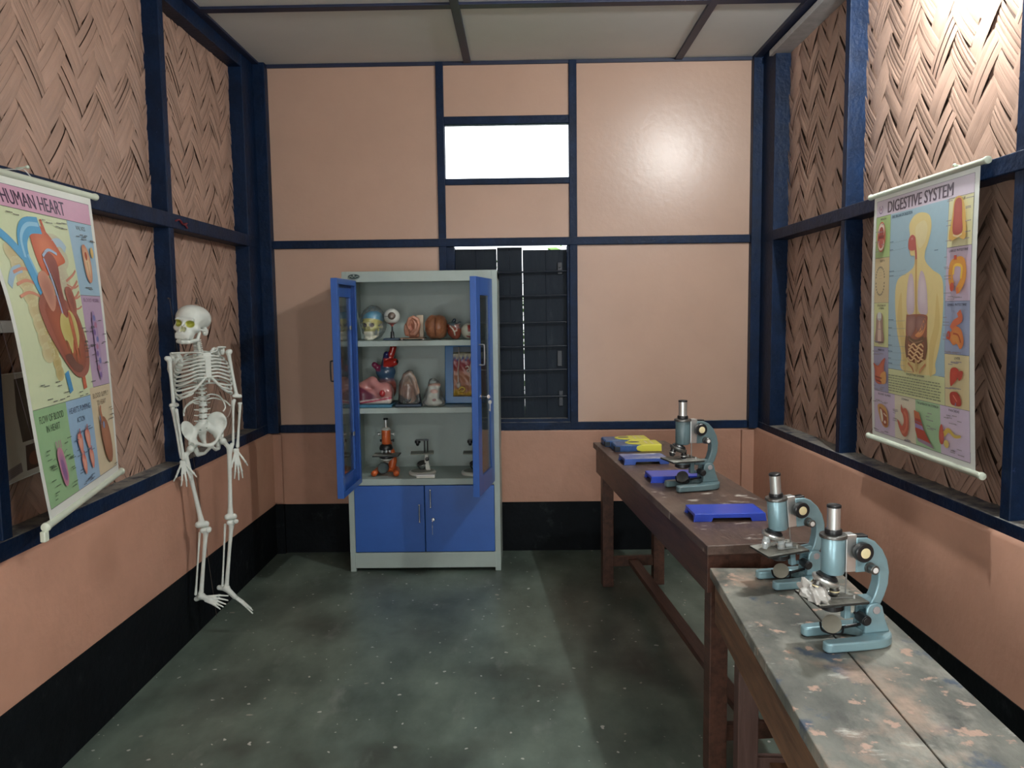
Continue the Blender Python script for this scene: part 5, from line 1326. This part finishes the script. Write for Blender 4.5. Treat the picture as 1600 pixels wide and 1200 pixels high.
P.poly([X(.84, .675), X(.88, .665), X(.905, .675), X(.90, .695), X(.865, .72), X(.838, .728)], (176, 52, 40), core=(190, 66, 50)); P.poly([X(.90, .68), X(.935, .675), X(.93, .695), X(.905, .708)], (176, 60, 46)); P.poly([X(.835, .755), X(.885, .748), X(.915, .765), X(.92, .79), X(.885, .795), X(.84, .79)], (164, 48, 40), core=(176, 60, 48)); P.up(); P.stroke([X(.86, .76), X(.89, .78)], .004, (220, 130, 110)); P.stroke([X(.88, .785), X(.875, .797)], .006, (110, 110, 150))
# bottom row pictures
P.poly([X(.10, .865), X(.15, .855), X(.20, .87), X(.22, .90), X(.215, .94), X(.17, .945), X(.13, .92)], (200, 150, 84)); P.up(); P.poly([X(.12, .87), X(.16, .875), X(.20, .89), X(.21, .935), X(.165, .938), X(.14, .91)], (150, 70, 48)); P.up(); P.poly([X(.13, .88), X(.15, .88), X(.165, .915), X(.15, .925)], (232, 220, 200)); P.stroke([X(.17, .89), X(.205, .90)], .006, (230, 210, 190)); P.ell(U(.185), Vv(.925), .010, .006, (230, 214, 200))
P.poly([X(.37, .835), X(.385, .85), X(.42, .848), X(.445, .87), X(.445, .92), X(.42, .955), X(.38, .955), X(.345, .93), X(.325, .90), X(.345, .905), X(.375, .92), X(.395, .90), X(.385, .875), X(.365, .86)], (186, 88, 70)); P.up(); P.stroke([X(.40, .862), X(.425, .88), X(.425, .915), X(.40, .94), X(.37, .942)], .012, (206, 116, 92))
P.poly([X(.505, .845), X(.555, .85), X(.575, .88), X(.60, .91), X(.65, .945), X(.69, .968), X(.54, .955), X(.515, .92)], (176, 64, 50), False); P.up(); P.poly([X(.505, .845), X(.555, .85), X(.57, .875), X(.508, .873)], (196, 104, 66), False); P.poly([X(.512, .892), X(.585, .897), X(.60, .912), X(.516, .908)], (150, 130, 180), False); P.poly([X(.53, .945), X(.66, .952), X(.69, .968), X(.54, .957)], (150, 128, 150), False); P.stroke([X(.51, .885), X(.58, .888)], .005, (140, 90, 110), False)
P.poly([X(.745, .885), X(.765, .87), X(.78, .90), X(.775, .935), X(.75, .94), X(.738, .92)], (190, 72, 60), core=(204, 96, 80)); P.stroke([X(.78, .905), X(.82, .885), X(.87, .90), X(.92, .895)], .020, (210, 178, 80), w2=.008); P.ell(U(.80), Vv(.935), .016, .014, (220, 196, 110)); P.up()
for q in ((.05, .09, .19, .25), (.05, .49, .19, .61), (.05, .64, .19, .66), (.05, .78, .19, .80), (.05, .83, .25, .85), (.05, .95, .25, .97), (.28, .83, .34, .92), (.40, .965, .48, .972), (.62, .84, .71, .92), (.74, .83, .95, .86), (.82, .94, .95, .965), (.78, .08, .81, .24), (.93, .10, .955, .24), (.78, .28, .81, .43), (.78, .46, .80, .61), (.80, .425, .94, .435), (.80, .61, .94, .618), (.79, .645, .95, .66), (.79, .735, .94, .742)):
    P.captions(rng, U(q[0]), Vv(q[1]), U(max(q[0]+.005, q[2]-.05)), Vv(q[3]), 6, (140, 132, 140))
P.build('print', dc)
rod(*grow(DT0+Vector((0, 0, .008)), DT1+Vector((0, 0, .008)), .045), .0105, dc)
rod(*grow(DB0+Vector((0, 0, -.008)), DB1+Vector((0, 0, -.008)), .045), .0105, dc)
q = DT0.lerp(DT1, .80); n = MB(); n.cyl((1.52, q.y, q.z+.022), (1.485, q.y, q.z+.026), .0025, n=8); n.ell((1.485, q.y, q.z+.026), (.007, .007, .006), 10)
tag(n.build('hook', M['chart_rod']), 'small pale hook above the digestive system chart on the right rail', 'hook')

# ---------------------------------------------------------------- pasted sheet and pale batten behind the heart chart
lp = thing('pasted_sheet', 'white paper with dark pictures pasted on the woven wall below the heart chart', 'paper', (0, 0, 0))
Sp = sheet_surface((-1.722, 2.50, 1.385), (-1.722, 2.86, 1.385), (-1.722, 2.49, 1.005), (-1.722, 2.86, 1.03), lambda u, v: .003*math.sin(5*u+3*v))
W_, H_ = .36, .37
paper(Sp, lp, 8, 8)
P = Print(Sp, W_, H_); P.rect(.004, .004, .356, .366, (196, 194, 184)); P.up(); P.poly([X(.36, .06), X(.95, .04), X(.95, .66), X(.46, .66), X(.38, .35)], (62, 50, 40), False, core=(84, 72, 58)); P.rect(U(.50), Vv(.70), U(.95), Vv(.94), (64, 44, 36)); P.up(); P.ell(U(.62), Vv(.84), .03, .025, (110, 62, 46)); P.poly([X(.10, .88), X(.42, .84), X(.44, .93), X(.12, .98)], (128, 118, 120), False)
for k in range(4): P.stroke([X(.14, .90+.018*k), X(.40, .865+.018*k)], .002, (100, 92, 96), False)
P.build('print', lp)
tag(MB().box((-1.722, 2.20, 1.522), (-1.655, 2.575, 1.562)).build('pale_shelf', M['white_plastic'], smooth=0, bevel=.003), 'short white shelf board fixed to the left wall behind the heart chart', 'shelf')
r = MB(); r.tube(bez([(-1.648, 3.80, 2.022), (-1.648, 3.84, 2.030), (-1.648, 3.88, 2.012), (-1.648, 3.92, 2.022)], 12), .0075, 6, flat=.5); r.tube([(-1.648, 3.90, 2.02), (-1.647, 3.925, 2.0)], .005, 6)
tag(r.build('red_tape_scrap', mat('dark_red_tape', (.22, .03, .04), .5, var=.3)), 'scrap of dark red tape on the blue rail above the skeleton', 'tape')

# ================================================================ models on the cabinet shelves
M['moulded'] = attr_mat('painted_moulded_plastic', .34, .5, noise=.10)
M['moulded_gloss'] = attr_mat('painted_glossy_plastic', .16, .55, coat=.4, noise=.10)
M['clear_wrap'] = film('clear_plastic_film', (.96, .97, .96), .75, .09, .12, .7, 22)
M['dark_base'] = mat('dark_blue_base', (.022, .05, .09), .4, var=.2)
M['teal_base'] = mat('teal_blue_base', (.035, .16, .26), .35, var=.15)
M['tan_board'] = mat('tan_board', (.40, .24, .15), .5, var=.2)
M['orange'] = mat('orange_enamel', (.62, .125, .030), .35, var=.14, vscale=20)
M['ivory'] = mat('ivory_enamel', (.62, .62, .55), .4, var=.12, vscale=20)
M['olive_plate'] = mat('olive_grey_plate', (.19, .20, .16), .45, var=.2)
S1, S2, S3 = 1.4062, 1.0042, .5732
def form(name, fn, lo, hi, h, colfn, par, m='moulded'):
    f0 = fn; fn = lambda P: smax(f0(P), .0012-P[..., 2], .001)
    return link_mesh(name, surf(fn, lo, hi, h, colfn, name), M[m], par, 180)
def step(x, a, w): return np.clip((x-a)/w+.5, 0, 1)
def blend(c, k, col): return c*(1-k[:, None])+k[:, None]*np.array(col)
def base_col(P, col): return np.tile(np.array(col, float), (len(P), 1))
def wob(P, f, s=0): return np.sin(P[..., 0]*f+s)*np.sin(P[..., 1]*f*1.1+s*2+1)*np.sin(P[..., 2]*f*.93+s*3+2)

# skull model with blue crown and yellow face
t = thing('skull_model', 'coloured skull model, blue crown and yellow face, in clear wrap beside the left door', 'model', (-.905, 4.79, S1), R(-14), 'models on the top shelf')
def fn(P): return smin(skull_fn(P), jaw_fn(P), .010)
def cf(P):
    c = base_col(P, (.62, .62, .50)); c = blend(c, step(P[:, 2], .020, .014)*step(-P[:, 1], -.06, .05), (.55, .50, .12)); c = blend(c, step(-np.abs(P[:, 2]-.0), -.035, .01)*step(-P[:, 1], .0, .03), (.56, .53, .16))
    c = blend(c, step(P[:, 2]+.25*P[:, 1], .040, .010), (.03, .27, .46))
    for s in (-1, 1):
        d = np.linalg.norm((P-np.array([s*.029, -.092, .012]))/np.array([.020, .032, .018]), axis=1); c = blend(c, np.clip((1.08-d)/.12, 0, 1)*(P[:, 1] > -.092), (.10, .07, .06))
    return c
o = link_mesh('skull', surf(fn, (-.095, -.125, -.125), (.095, .130, .145), .0045, cf, 'skull'), M['moulded_gloss'], t, 180); o.scale = (.80,)*3; o.location = (0, 0, .084)
def fn(P): return s_ell(P, (0, .01, .105), (.074, .100, .106))+.003*wob(P, 60)+.003*wob(P, 130, 2)
def fnw(P): return smax(fn(P), .003-P[..., 2], .01)
form('clear_wrap', fnw, (-.10, -.13, -.01), (.10, .13, .235), .007, None, t, 'clear_wrap')

# eye on a stand
t = thing('eye_model', 'white eyeball model on a black stand, between the coloured skull and the ear', 'model', (-.785, 4.77, S1), 0, 'models on the top shelf')
MB().box((-.048, -.05, 0), (.050, .05, .012)).build('base', M['dark_base'], t, smooth=0, bevel=.003)
MB().lathe([(.014, .012), (.012, .016), (.0105, .050), (.006, .052), (.005, .095)], n=16).build('stand', M['black_plastic'], t)
def fn(P): return uni(.006, np.linalg.norm(P-_A((0, 0, .142)), axis=-1)-.049, s_cap(P, (0, .0, .095), (0, 0, .088), .012, .008))
def cf(P):
    c = base_col(P, (.62, .63, .58)); c = blend(c, step(-P[:, 2], -.104, .008), (.42, .12, .10)); c = blend(c, step(-P[:, 0], .044, .006)*.8, (.40, .12, .10))
    c = blend(c, step(-np.abs(P[:, 2]-.146-.1*P[:, 0]), -.0016, .001)*step(-P[:, 0], .006, .004), (.20, .18, .17)); return c
form('eyeball', fn, (-.075, -.06, .07), (.06, .06, .20), .0042, cf, t, 'moulded_gloss')
MB().lathe([(.0230, -.006), (.0225, .004), (.017, .0075), (.008, .010), (0, .0105)], (.006, -.043, .146), (.08, -1, .05), 22).build('iris', mat('brown_iris', (.16, .12, .10), .08, coat=.6, var=.5, vscale=90), t, smooth=60)

# ear
t = thing('ear_model', 'flesh coloured ear model standing on a small tan board with white feet', 'model', (-.650, 4.765, S1), 0, 'models on the top shelf')
MB().box((-.080, -.055, .007), (.066, .055, .013)).build('base', M['tan_board'], t, smooth=0, bevel=.002)
for x in (-.070, .057):
    for y in (-.044, .044): MB().cyl((x, y, 0), (x, y, .007), .0065, n=12).build('foot', M['white_cap'], t)
def fn(P):
    ang = np.arctan2(P[..., 2]-.085, P[..., 0]+.0)
    bl = s_box(P, (.000, .016, .068), (.034, .026, .056), .014)
    bl = smin(bl, s_ell(P, (-.045, .0, .060), (.014, .022, .040)), .014)
    helix = s_chain(P, [(-.024, -.030, .072), (-.030, -.034, .098), (-.018, -.040, .124), (.006, -.042, .134), (.030, -.040, .120), (.036, -.036, .090), (.026, -.032, .056), (.008, -.030, .036), (-.010, -.028, .034)],
                    [.008, .0105, .011, .011, .011, .011, .012, .016, .013])
    fill = s_ell(P, (.004, -.012, .084), (.038, .022, .056))
    anti = s_chain(P, [(.004, -.036, .118), (.016, -.038, .096), (.014, -.036, .066), (-.002, -.034, .054)], [.005, .007, .007, .006])
    v = smin(bl, smin(fill, smin(helix, anti, .006), .008), .010)
    v = smax(v, -s_ell(P, (-.012, -.044, .078), (.016, .022, .022)), .006)
    v = smax(v, -s_cap(P, (.000, -.046, .124), (.026, -.044, .094), .005), .004)
    return uni(.004, v, s_cap(P, (-.028, -.030, .074), (-.022, -.036, .066), .007))
def cf(P):
    c = base_col(P, (.50, .235, .155)); d = np.linalg.norm((P-np.array([-.010, -.03, .078]))/np.array([.020, .03, .026]), axis=1); c = blend(c, np.clip(1.2-d, 0, 1)*.6, (.26, .085, .06)); return c
o = form('ear', fn, (-.075, -.065, .0), (.075, .055, .16), .0038, cf, t); o.location = (-.004, 0, .002)
MB().box((.010, .024, .013), (.052, .044, .148)).build('backing_plate', mat('cream_plate', (.56, .46, .34), .5, var=.1), t, smooth=0, bevel=.003)

# brain
t = thing('brain_model', 'orange-brown brain model with a deep middle groove, between the ear and the heart', 'model', (-.517, 4.775, S1), 0, 'models on the top shelf')
def fn(P):
    q = P-_A((0, 0, .076)); v = uni(.01, s_ell(P, (-.020, 0, .076), (.048, .085, .072)), s_ell(P, (.020, 0, .076), (.048, .085, .072)))
    g = np.sin(q[..., 2]*170+4*np.sin(q[..., 0]*60)+3*np.sin(q[..., 1]*50))+np.sin(q[..., 0]*150+3*np.sin(q[..., 2]*70))
    v = v+.0016*np.clip(g, -1.2, .4)
    return smax(v, -s_box(P, (0, -.09, .09), (.0012, .034, .12)), .004)
def cf(P): return blend(base_col(P, (.36, .150, .075)), step(-np.abs(P[:, 0]), -.004, .003)*step(-P[:, 1], .05, .02), (.14, .045, .02))
form('brain', fn, (-.085, -.10, -.005), (.085, .10, .16), .0036, cf, t)

# small heart
t = thing('heart_model', 'small red heart model with white vessels and a dark bluish top, next to the brain', 'model', (-.408, 4.765, S1), 0, 'models on the top shelf')
def fn(P):
    v = uni(.016, s_ell(P, (0, 0, .050), (.042, .036, .042), (0, R(16), 0)), s_ell(P, (.008, 0, .022), (.026, .026, .024)), s_ell(P, (-.012, 0, .086), (.032, .030, .020)))
    v = uni(.006, v, s_cap(P, (-.010, .0, .095), (.002, -.004, .116), .012, .010), s_cap(P, (.020, .0, .088), (.034, -.006, .098), .009))
    r = s_chain(P, [(-.024, -.030, .080), (-.008, -.036, .064), (.002, -.038, .046), (.006, -.034, .026)], [.004, .0042, .004, .003]); return uni(.002, v, r)
def cf(P):
    c = base_col(P, (.24, .052, .032)); c = blend(c, step(P[:, 2]+.35*P[:, 0], .078, .008), (.10, .145, .155)); c = blend(c, step(P[:, 2], .070, .010)*step(P[:, 0], .006, .01)*step(-P[:, 2], -.092, .008), (.34, .17, .15)); c = blend(c, step(P[:, 2], .103, .004), (.03, .05, .08))
    d = np.full(len(P), 9.)
    for a, b_ in (((-.024, -.032, .080), (-.008, -.038, .064)), ((-.008, -.038, .064), (.002, -.040, .046)), ((.002, -.040, .046), (.006, -.036, .024)), ((.002, -.040, .046), (.020, -.036, .056))): d = np.minimum(d, s_cap(P, a, b_, 0))
    return blend(c, step(-d, -.0052, .002), (.60, .52, .44))
form('heart', fn, (-.06, -.055, -.008), (.06, .05, .135), .0036, cf, t, 'moulded_gloss')

# patched ball
t = thing('eyeball_model', 'cream ball model with red patches, last on the top shelf by the right door', 'model', (-.318, 4.765, S1), R(10), 'models on the top shelf')
def cf(P):
    c = base_col(P, (.58, .58, .48)); c = blend(c, step(-np.abs(P[:, 0]-.004), -.017, .003)*step(-np.abs(P[:, 2]-.066), -.020, .004)*step(-P[:, 1], .01, .01), (.32, .03, .025)); c = blend(c, step(-np.abs(P[:, 0]+.002), -.018, .003)*step(-np.abs(P[:, 2]-.014-.3*np.abs(P[:, 0])), -.004, .003), (.30, .03, .04)); return c
form('ball', lambda P: smin(np.linalg.norm(P-_A((0, 0, .049)), axis=-1)-.049, s_cap(P, (0, -.045, .075), (.01, -.045, .062), .006), .006), (-.06, -.065, -.008), (.06, .06, .11), .0042, cf, t)

# second shelf: section model in pink with vessel model behind
t = thing('section_model', 'pink cut-open anatomical model on a teal base, left end of second shelf', 'model', (-.893, 4.755, S2), 0, 'models on the second shelf')
MB().box((-.108, -.075, 0), (.108, .075, .018)).build('base', M['teal_base'], t, smooth=0, bevel=.004)
def fn(P):
    v = uni(.02, s_box(P, (.0, .0, .062), (.104, .060, .044), .022), s_ell(P, (.055, -.005, .098), (.052, .060, .052)), s_cap(P, (-.075, .0, .110), (-.02, -.005, .150), .042, .034), s_cap(P, (-.01, -.02, .15), (.05, -.045, .085), .026, .022))
    v = uni(.004, v, s_ell(P, (.052, -.072, .085), (.017, .012, .021)))
    return smax(v, -s_cap(P, (-.09, -.075, .125), (.02, -.075, .055), .004), .003)
def cf(P):
    c = base_col(P, (.47, .20, .185)); c = blend(c, step(-(P[:, 2]+.55*P[:, 0]), -.078, .012)*step(-P[:, 1], .03, .02)*step(-P[:, 0], -.02, .05), (.13, .028, .050)); c = blend(c, step(-P[:, 2]+.12*P[:, 0], -.050, .006), (.62, .56, .50)); c = blend(c, step(-np.abs(P[:, 2]-.040-.16*P[:, 0]), -.006, .003)*step(-P[:, 1], .02, .02), (.42, .07, .11))
    d = np.linalg.norm((P-np.array([.052, -.078, .085]))/np.array([.018, .02, .021]), axis=1); c = blend(c, np.clip((1.1-d)/.2, 0, 1), (.40, .03, .035)); return c
form('section', fn, (-.125, -.095, .012), (.125, .08, .205), .0045, cf, t, 'moulded_gloss')
t = thing('vessel_model', 'red and blue heart vessel model towering behind the pink cut-open model', 'model', (-.845, 4.905, S2), 0, 'models on the second shelf')
MB().box((-.07, -.06, 0), (.07, .06, .014)).build('base', M['dark_base'], t, smooth=0, bevel=.003)
def fn(P):
    v = uni(.02, s_ell(P, (-.005, 0, .10), (.060, .052, .088)), s_ell(P, (-.01, 0, .20), (.062, .048, .050)))
    v = uni(.010, v, s_cap(P, (.0, -.01, .245), (.052, -.030, .262), .030, .024), s_cap(P, (.012, 0, .26), (.042, 0, .350), .020, .021), s_cap(P, (-.02, 0, .25), (.002, -.02, .310), .016, .018), s_cap(P, (-.05, -.01, .22), (-.075, -.02, .245), .018))
    return smax(v, -np.linalg.norm(P-_A((.080, -.045, .266)), axis=-1)+.012, .004)
def cf(P):
    c = base_col(P, (.05, .11, .20)); c = blend(c, step(P[:, 2], .232, .006)*step(P[:, 0], -.018, .008), (.50, .032, .022)); c = blend(c, step(P[:, 2], .285, .006)*step(-P[:, 0], -.016, .006), (.025, .03, .13)); c = blend(c, step(-P[:, 0], .035, .01)*step(P[:, 2], .205, .01), (.24, .03, .09)); c = blend(c, step(-P[:, 2], -.15, .03), (.36, .10, .08))
    d = np.linalg.norm(P-np.array([.080, -.045, .266]), axis=1); return blend(c, step(-d, -.016, .003), (.02, .01, .01))
form('vessels', fn, (-.105, -.085, .005), (.10, .07, .385), .0045, cf, t, 'moulded_gloss')

# wrapped arch model
t = thing('larynx_model', 'arched flesh and brown model wrapped in clear film on a dark blue base', 'model', (-.690, 4.765, S2), 0, 'models on the second shelf')
MB().box((-.080, -.06, 0), (.080, .06, .016)).build('base', M['dark_base'], t, smooth=0, bevel=.004)
def fn(P):
    v = s_chain(P, [(-.052, 0, .03), (-.046, 0, .11), (-.020, 0, .185), (.004, 0, .198), (.026, 0, .170), (.048, 0, .09), (.060, -.01, .03)], [.016, .018, .019, .017, .016, .015, .015])
    v = uni(.012, v, s_ell(P, (.0, .022, .10), (.052, .020, .090)), s_cap(P, (-.010, .0, .04), (-.004, .005, .12), .020, .024)); return smax(v, .014-P[..., 2], .003)
def cf(P):
    c = base_col(P, (.30, .175, .12)); c = blend(c, step(P[:, 0]*.9+P[:, 2]*.18, .045, .008), (.50, .30, .22)); c = blend(c, step(-P[:, 2]+.6*np.abs(P[:, 0]), -.04, .01)*step(-P[:, 1], .002, .006), (.03, .03, .035)); c = blend(c, step(-np.abs(P[:, 0]+.005), -.030, .01)*step(-np.abs(P[:, 2]-.09), -.04, .02), (.27, .115, .07)); c = blend(c, step(P[:, 2], .15, .02)*.5, (.42, .33, .28)); return c
form('arch', fn, (-.085, -.04, .008), (.085, .06, .225), .0042, cf, t, 'moulded_gloss')
def fn(P): return smax(s_chain(P, [(0, .005, .03), (-.004, .005, .13), (.0, .005, .190)], [.069, .056, .030])+.003*wob(P, 75)+.003*wob(P, 150, 1), .017-P[..., 2], .004)
form('clear_wrap', fn, (-.095, -.085, .010), (.095, .095, .24), .006, None, t, 'clear_wrap')

# bagged tooth model
t = thing('tooth_model', 'small white and pink model in a clear plastic bag, between arched model and skin block', 'model', (-.540, 4.740, S2), R(-6), 'models on the second shelf')
def fn(P):
    v = s_box(P, (0, .0, .072), (.034, .026, .060), .010, (0, R(6), 0)); v = uni(.014, v, s_ell(P, (.018, .0, .125), (.026, .024, .018)), s_ell(P, (0, 0, .022), (.056, .036, .022))); return v+.0025*wob(P, 90)
def cf(P):
    c = base_col(P, (.55, .55, .50)); d = np.linalg.norm((P-np.array([.010, -.02, .092]))/np.array([.022, .05, .013]), axis=1); c = blend(c, np.clip((1.2-d)/.3, 0, 1), (.46, .19, .14)); c = blend(c, step(P[:, 2], .125, .01), (.46, .24, .18))
    d = np.linalg.norm((P-np.array([.010, -.03, .040]))/np.array([.012, .05, .008]), axis=1); return blend(c, np.clip((1.2-d)/.3, 0, 1), (.24, .06, .06))
form('tooth', fn, (-.075, -.055, -.008), (.075, .055, .16), .0042, cf, t)
def fn(P): return smax(s_chain(P, [(0, 0, .02), (0, 0, .07), (.004, 0, .135)], [.070, .054, .034])+.003*wob(P, 80)+.003*wob(P, 140, 1), .003-P[..., 2], .004)
form('plastic_bag', fn, (-.10, -.10, -.004), (.10, .10, .19), .006, None, t, 'clear_wrap')

# skin section in a blue frame
t = thing('skin_model', 'relief model of skin layers and hairs in a bright blue frame, second shelf right', 'model', (-.327, 4.835, S2+.003), 0, 'models on the second shelf')
t.rotation_euler = (R(-7), 0, 0)
fr = mat('bright_blue_frame', (.018, .165, .42), .32, var=.12)
MB().box((-.152, 0, 0), (.152, .018, .362)).build('frame', fr, t, smooth=0, bevel=.004)
MB().box((-.100, -.004, .318), (.140, .001, .352)).build('dark_band', M['dark_base'], t, smooth=0, bevel=.001)
def blk(x0, x1):
    b = MB(); n = 26; k = 22; rows = []
    bm = b.bm
    cl = []
    for j in range(k+1):
        z = .042+.276*j/k; row = []
        for i in range(n+1):
            x = x0+(x1-x0)*i/n
            y = -.020-.006*math.sin(x*90+j*.8)*math.sin(j*.55)-(.008 if j > 19 else 0)-(.010 if j < 5 else 0)*abs(math.sin(x*70))
            if i in (0, n) or j in (0, k): y = .0
            row.append(bm.verts.new((x, y, z)))
        rows.append(row)
    for j in range(k):
        for i in range(n): bm.faces.new((rows[j][i], rows[j][i+1], rows[j+1][i+1], rows[j+1][i]))
    me = bpy.data.meshes.new('skin_block'); bm.to_mesh(me); bm.free()
    Pn = np.array([v.co for v in me.vertices])
    c = base_col(Pn, (.42, .185, .11)); z = Pn[:, 2]; x = Pn[:, 0]
    c = blend(c, step(z, .19+.012, .05), (.33, .050, .065)); c = blend(c, step(z+.010*np.sin(x*240), .268, .008), (.05, .075, .24)); c = blend(c, step(z+.010*np.sin(x*240+1), .284, .006), (.58, .54, .40)); c = blend(c, step(-z+.010*np.sin(x*60), -.075, .012), (.52, .33, .045)); c = blend(c, step(-z, -.049, .006), (.20, .09, .05))
    at = me.color_attributes.new('Col', 'FLOAT_COLOR', 'POINT'); at.data.foreach_set('color', np.concatenate([c, np.ones((len(c), 1))], 1).ravel())
    return link_mesh('skin_block', me, M['moulded'], t, 60)
blk(-.102, .028); blk(.036, .138)
ir = mat('ivory_hair', (.55, .46, .40), .4, var=.1)
for pts, r in (([(-.062, -.030, .345), (-.062, -.036, .26), (-.068, -.036, .19), (-.066, -.032, .118)], [.0025, .0035, .004, .0062]), ([(.016, -.028, .31), (.012, -.036, .22), (.006, -.036, .13), (.020, -.034, .108), (.040, -.034, .122)], [.003, .004, .004, .004, .003]), ([(.020, -.030, .31), (.024, -.036, .22), (.022, -.036, .15)], [.0025, .003, .003])):
    MB().tube(bez(pts, 24), r, 10).build('hair', ir, t, smooth=180)
b = MB(); b.ell((-.066, -.032, .112), (.014, .010, .020), 14); b.build('hair_bulb', ir, t, smooth=180)
MB().tube(bez([(-.022, -.034, .222), (-.006, -.036, .226), (.0, -.036, .210), (-.012, -.037, .206), (-.008, -.036, .192), (.004, -.037, .198), (.008, -.036, .23), (.014, -.034, .24)], 36), .0048, 8).build('sweat_gland', ir, t, smooth=180)
MB().tube(bez([(-.062, -.034, .085), (-.045, -.036, .10), (-.028, -.036, .088), (-.040, -.037, .074), (-.058, -.036, .078)], 24), .007, 8).build('fat_lobe', mat('yellow_fat', (.55, .36, .05), .35, var=.15), t, smooth=180)

# bottom shelf: orange microscope
t = thing('microscope', 'orange and black microscope facing forward, left on the lowest open shelf of the cabinet', 'microscope', (-.845, 4.80, S3), 0, 'microscopes in the cabinet')
b = MB(); b.tube(bez([(-.068, -.075, .020), (-.064, -.02, .022), (-.050, .035, .024), (0, .055, .026), (.050, .035, .024), (.064, -.02, .022), (.068, -.075, .020)], 30), [.018, .018, .018, .018, .019, .020, .021, .022, .022, .022, .021, .020, .019, .018, .018, .018, .018], 12); b.build('foot', M['orange'], t, smooth=180)
MB().tube(bez([(.018, .05, .03), (.030, .055, .08), (.026, .055, .12), (.012, .05, .16), (.0, .045, .22)], 16), [.026, .024, .021, .02, .02], 12).build('limb', M['orange'], t, smooth=180)
MB().box((-.080, -.055, .118), (.080, .06, .128)).build('stage', M['stage_black'], t, smooth=0, bevel=.002)
MB().lathe([(.020, .118), (.046, .116), (.046, .106), (.038, .104), (.030, .100)], n=26).build('condenser', M['black_plastic'], t)
MB().lathe([(.032, .100), (.0335, .098), (.0335, .093), (.026, .091), (.010, .074)], n=26).build('condenser_ring', M['ivory'], t)
mr = MB().lathe([(.020, -.006), (.034, -.004), (.036, 0), (.034, .003)], (-.014, -.050, .050), (-.1, -1, .35), 26).build('mirror_rim', M['black_plastic'], t)
MB().lathe([(.030, .002), (.030, .0042)], (-.014, -.050, .050), (-.1, -1, .35), 26).build('mirror_glass', mat('dark_mirror', (.10, .13, .13), .12, .6, var=.2), mr)
MB().lathe([(.018, .150), (.040, .158), (.042, .170), (.036, .186), (.026, .192)], (0, -.01, 0), (0, 0, 1), 26).build('turret', M['black_plastic'], t)
for x, y, a in ((-.024, -.034, -.35), (.006, -.042, .0), (.028, -.032, .35)):
    MB().lathe([(.0075, .03), (.0085, .022), (.0085, .010), (.0055, 0)], (x, y, .142), (-a, .12, 1), 14).build('objective', M['silver'], t)
MB().lathe([(.026, .190), (.0275, .194), (.0275, .276), (.026, .280)], n=28).build('body_tube', M['orange'], t)
MB().lathe([(.031, .279), (.032, .283), (.024, .292), (.011, .296)], n=26).build('collar', M['ivory'], t)
MB().lathe([(.0078, .295), (.0078, .342)], n=18).build('draw_tube', M['silver'], t)
MB().lathe([(.013, .341), (.0145, .344), (.0145, .352), (.008, .354)], n=20).build('eyepiece', M['black_plastic'], t)
for s in (-1, 1): MB().lathe([(.004, 0), (.004, .014), (.0130, .015), (.0130, .022), (.006, .023)], (s*.027, .01, .252), (s, 0, 0), 16).build('knob', M['silver'], t)
for s in (-1, 1): MB().lathe([(.004, 0), (.004, .014), (.0085, .015), (.0085, .024)], (s*.020, .03, .208), (s, 0, 0), 14).build('fine_knob', M['black_plastic'], t)

# dissecting microscopes and a white box
def dissecting(label, loc, rz):
    t = thing('dissecting_microscope', label, 'microscope', loc, rz, 'microscopes in the cabinet')
    MB().lathe([(.080, 0), (.084, .004), (.084, .016), (.076, .022), (.030, .026)], n=36).build('base', M['ivory'], t)
    MB().lathe([(.074, .0215), (.060, .026), (.02, .028)], n=36).build('base_plate', M['olive_plate'], t)
    MB().prism([(.022, .024), (.050, .024), (.040, .07), (.036, .130), (.016, .130), (.014, .07)], -.012, .012).build('pillar', M['ivory'], t, smooth=0, bevel=.003)
    MB().box((-.070, -.050, .130), (.072, .050, .137)).build('stage', M['olive_plate'], t, smooth=0, bevel=.002)
    for s in (-1, 1): MB().lathe([(.004, 0), (.004, .012), (.012, .013), (.012, .022), (.008, .024)], (.030, s*.012, .098), (0, s, 0), 16).build('focus_knob', M['black_plastic'], t)
    b = MB(); b.tube(bez([(-.024, 0, .075), (-.028, 0, .055), (-.012, 0, .030), (.006, 0, .030), (.020, 0, .055), (.016, 0, .075)], 18), .0035, 8); b.build('mirror_fork', M['black_plastic'], t)
    MB().lathe([(.026, -.004), (.030, 0), (.028, .003), (.0, .0032)], (-.004, 0, .068), (-.25, -.45, 1), 22).build('mirror', M['steel_dark'], t)
    for x in (.016, .034): MB().cyl((x, 0, .135), (x, 0, .215), .0048, n=12).build('post', M['black_plastic'], t)
    MB().box((-.038, -.008, .208), (.042, .008, .218)).build('lens_arm', M['black_plastic'], t, smooth=0, bevel=.002)
    MB().lathe([(.012, .212), (.018, .211), (.018, .196), (.012, .194), (.010, .182), (.006, .178)], (-.026, 0, 0), (0, 0, 1), 20).build('magnifier', M['black_plastic'], t)
    return t
dissecting('small ivory dissecting microscope with a square plate, right of the orange microscope', (-.625, 4.80, S3), R(6))
dissecting('small ivory dissecting microscope partly hidden behind the open right glass door', (-.300, 4.79, S3), R(2))
t = thing('slide_box', 'small flat white box lying in front of the middle dissecting microscope', 'box', (-.592, 4.697, S3), R(2))
MB().box((-.056, -.020, 0), (.056, .020, .013)).build('box_body', M['ivory'], t, smooth=0, bevel=.002); MB().box((-.057, -.021, .013), (.057, .021, .021)).build('lid', M['white_cap'], t, smooth=0, bevel=.002)
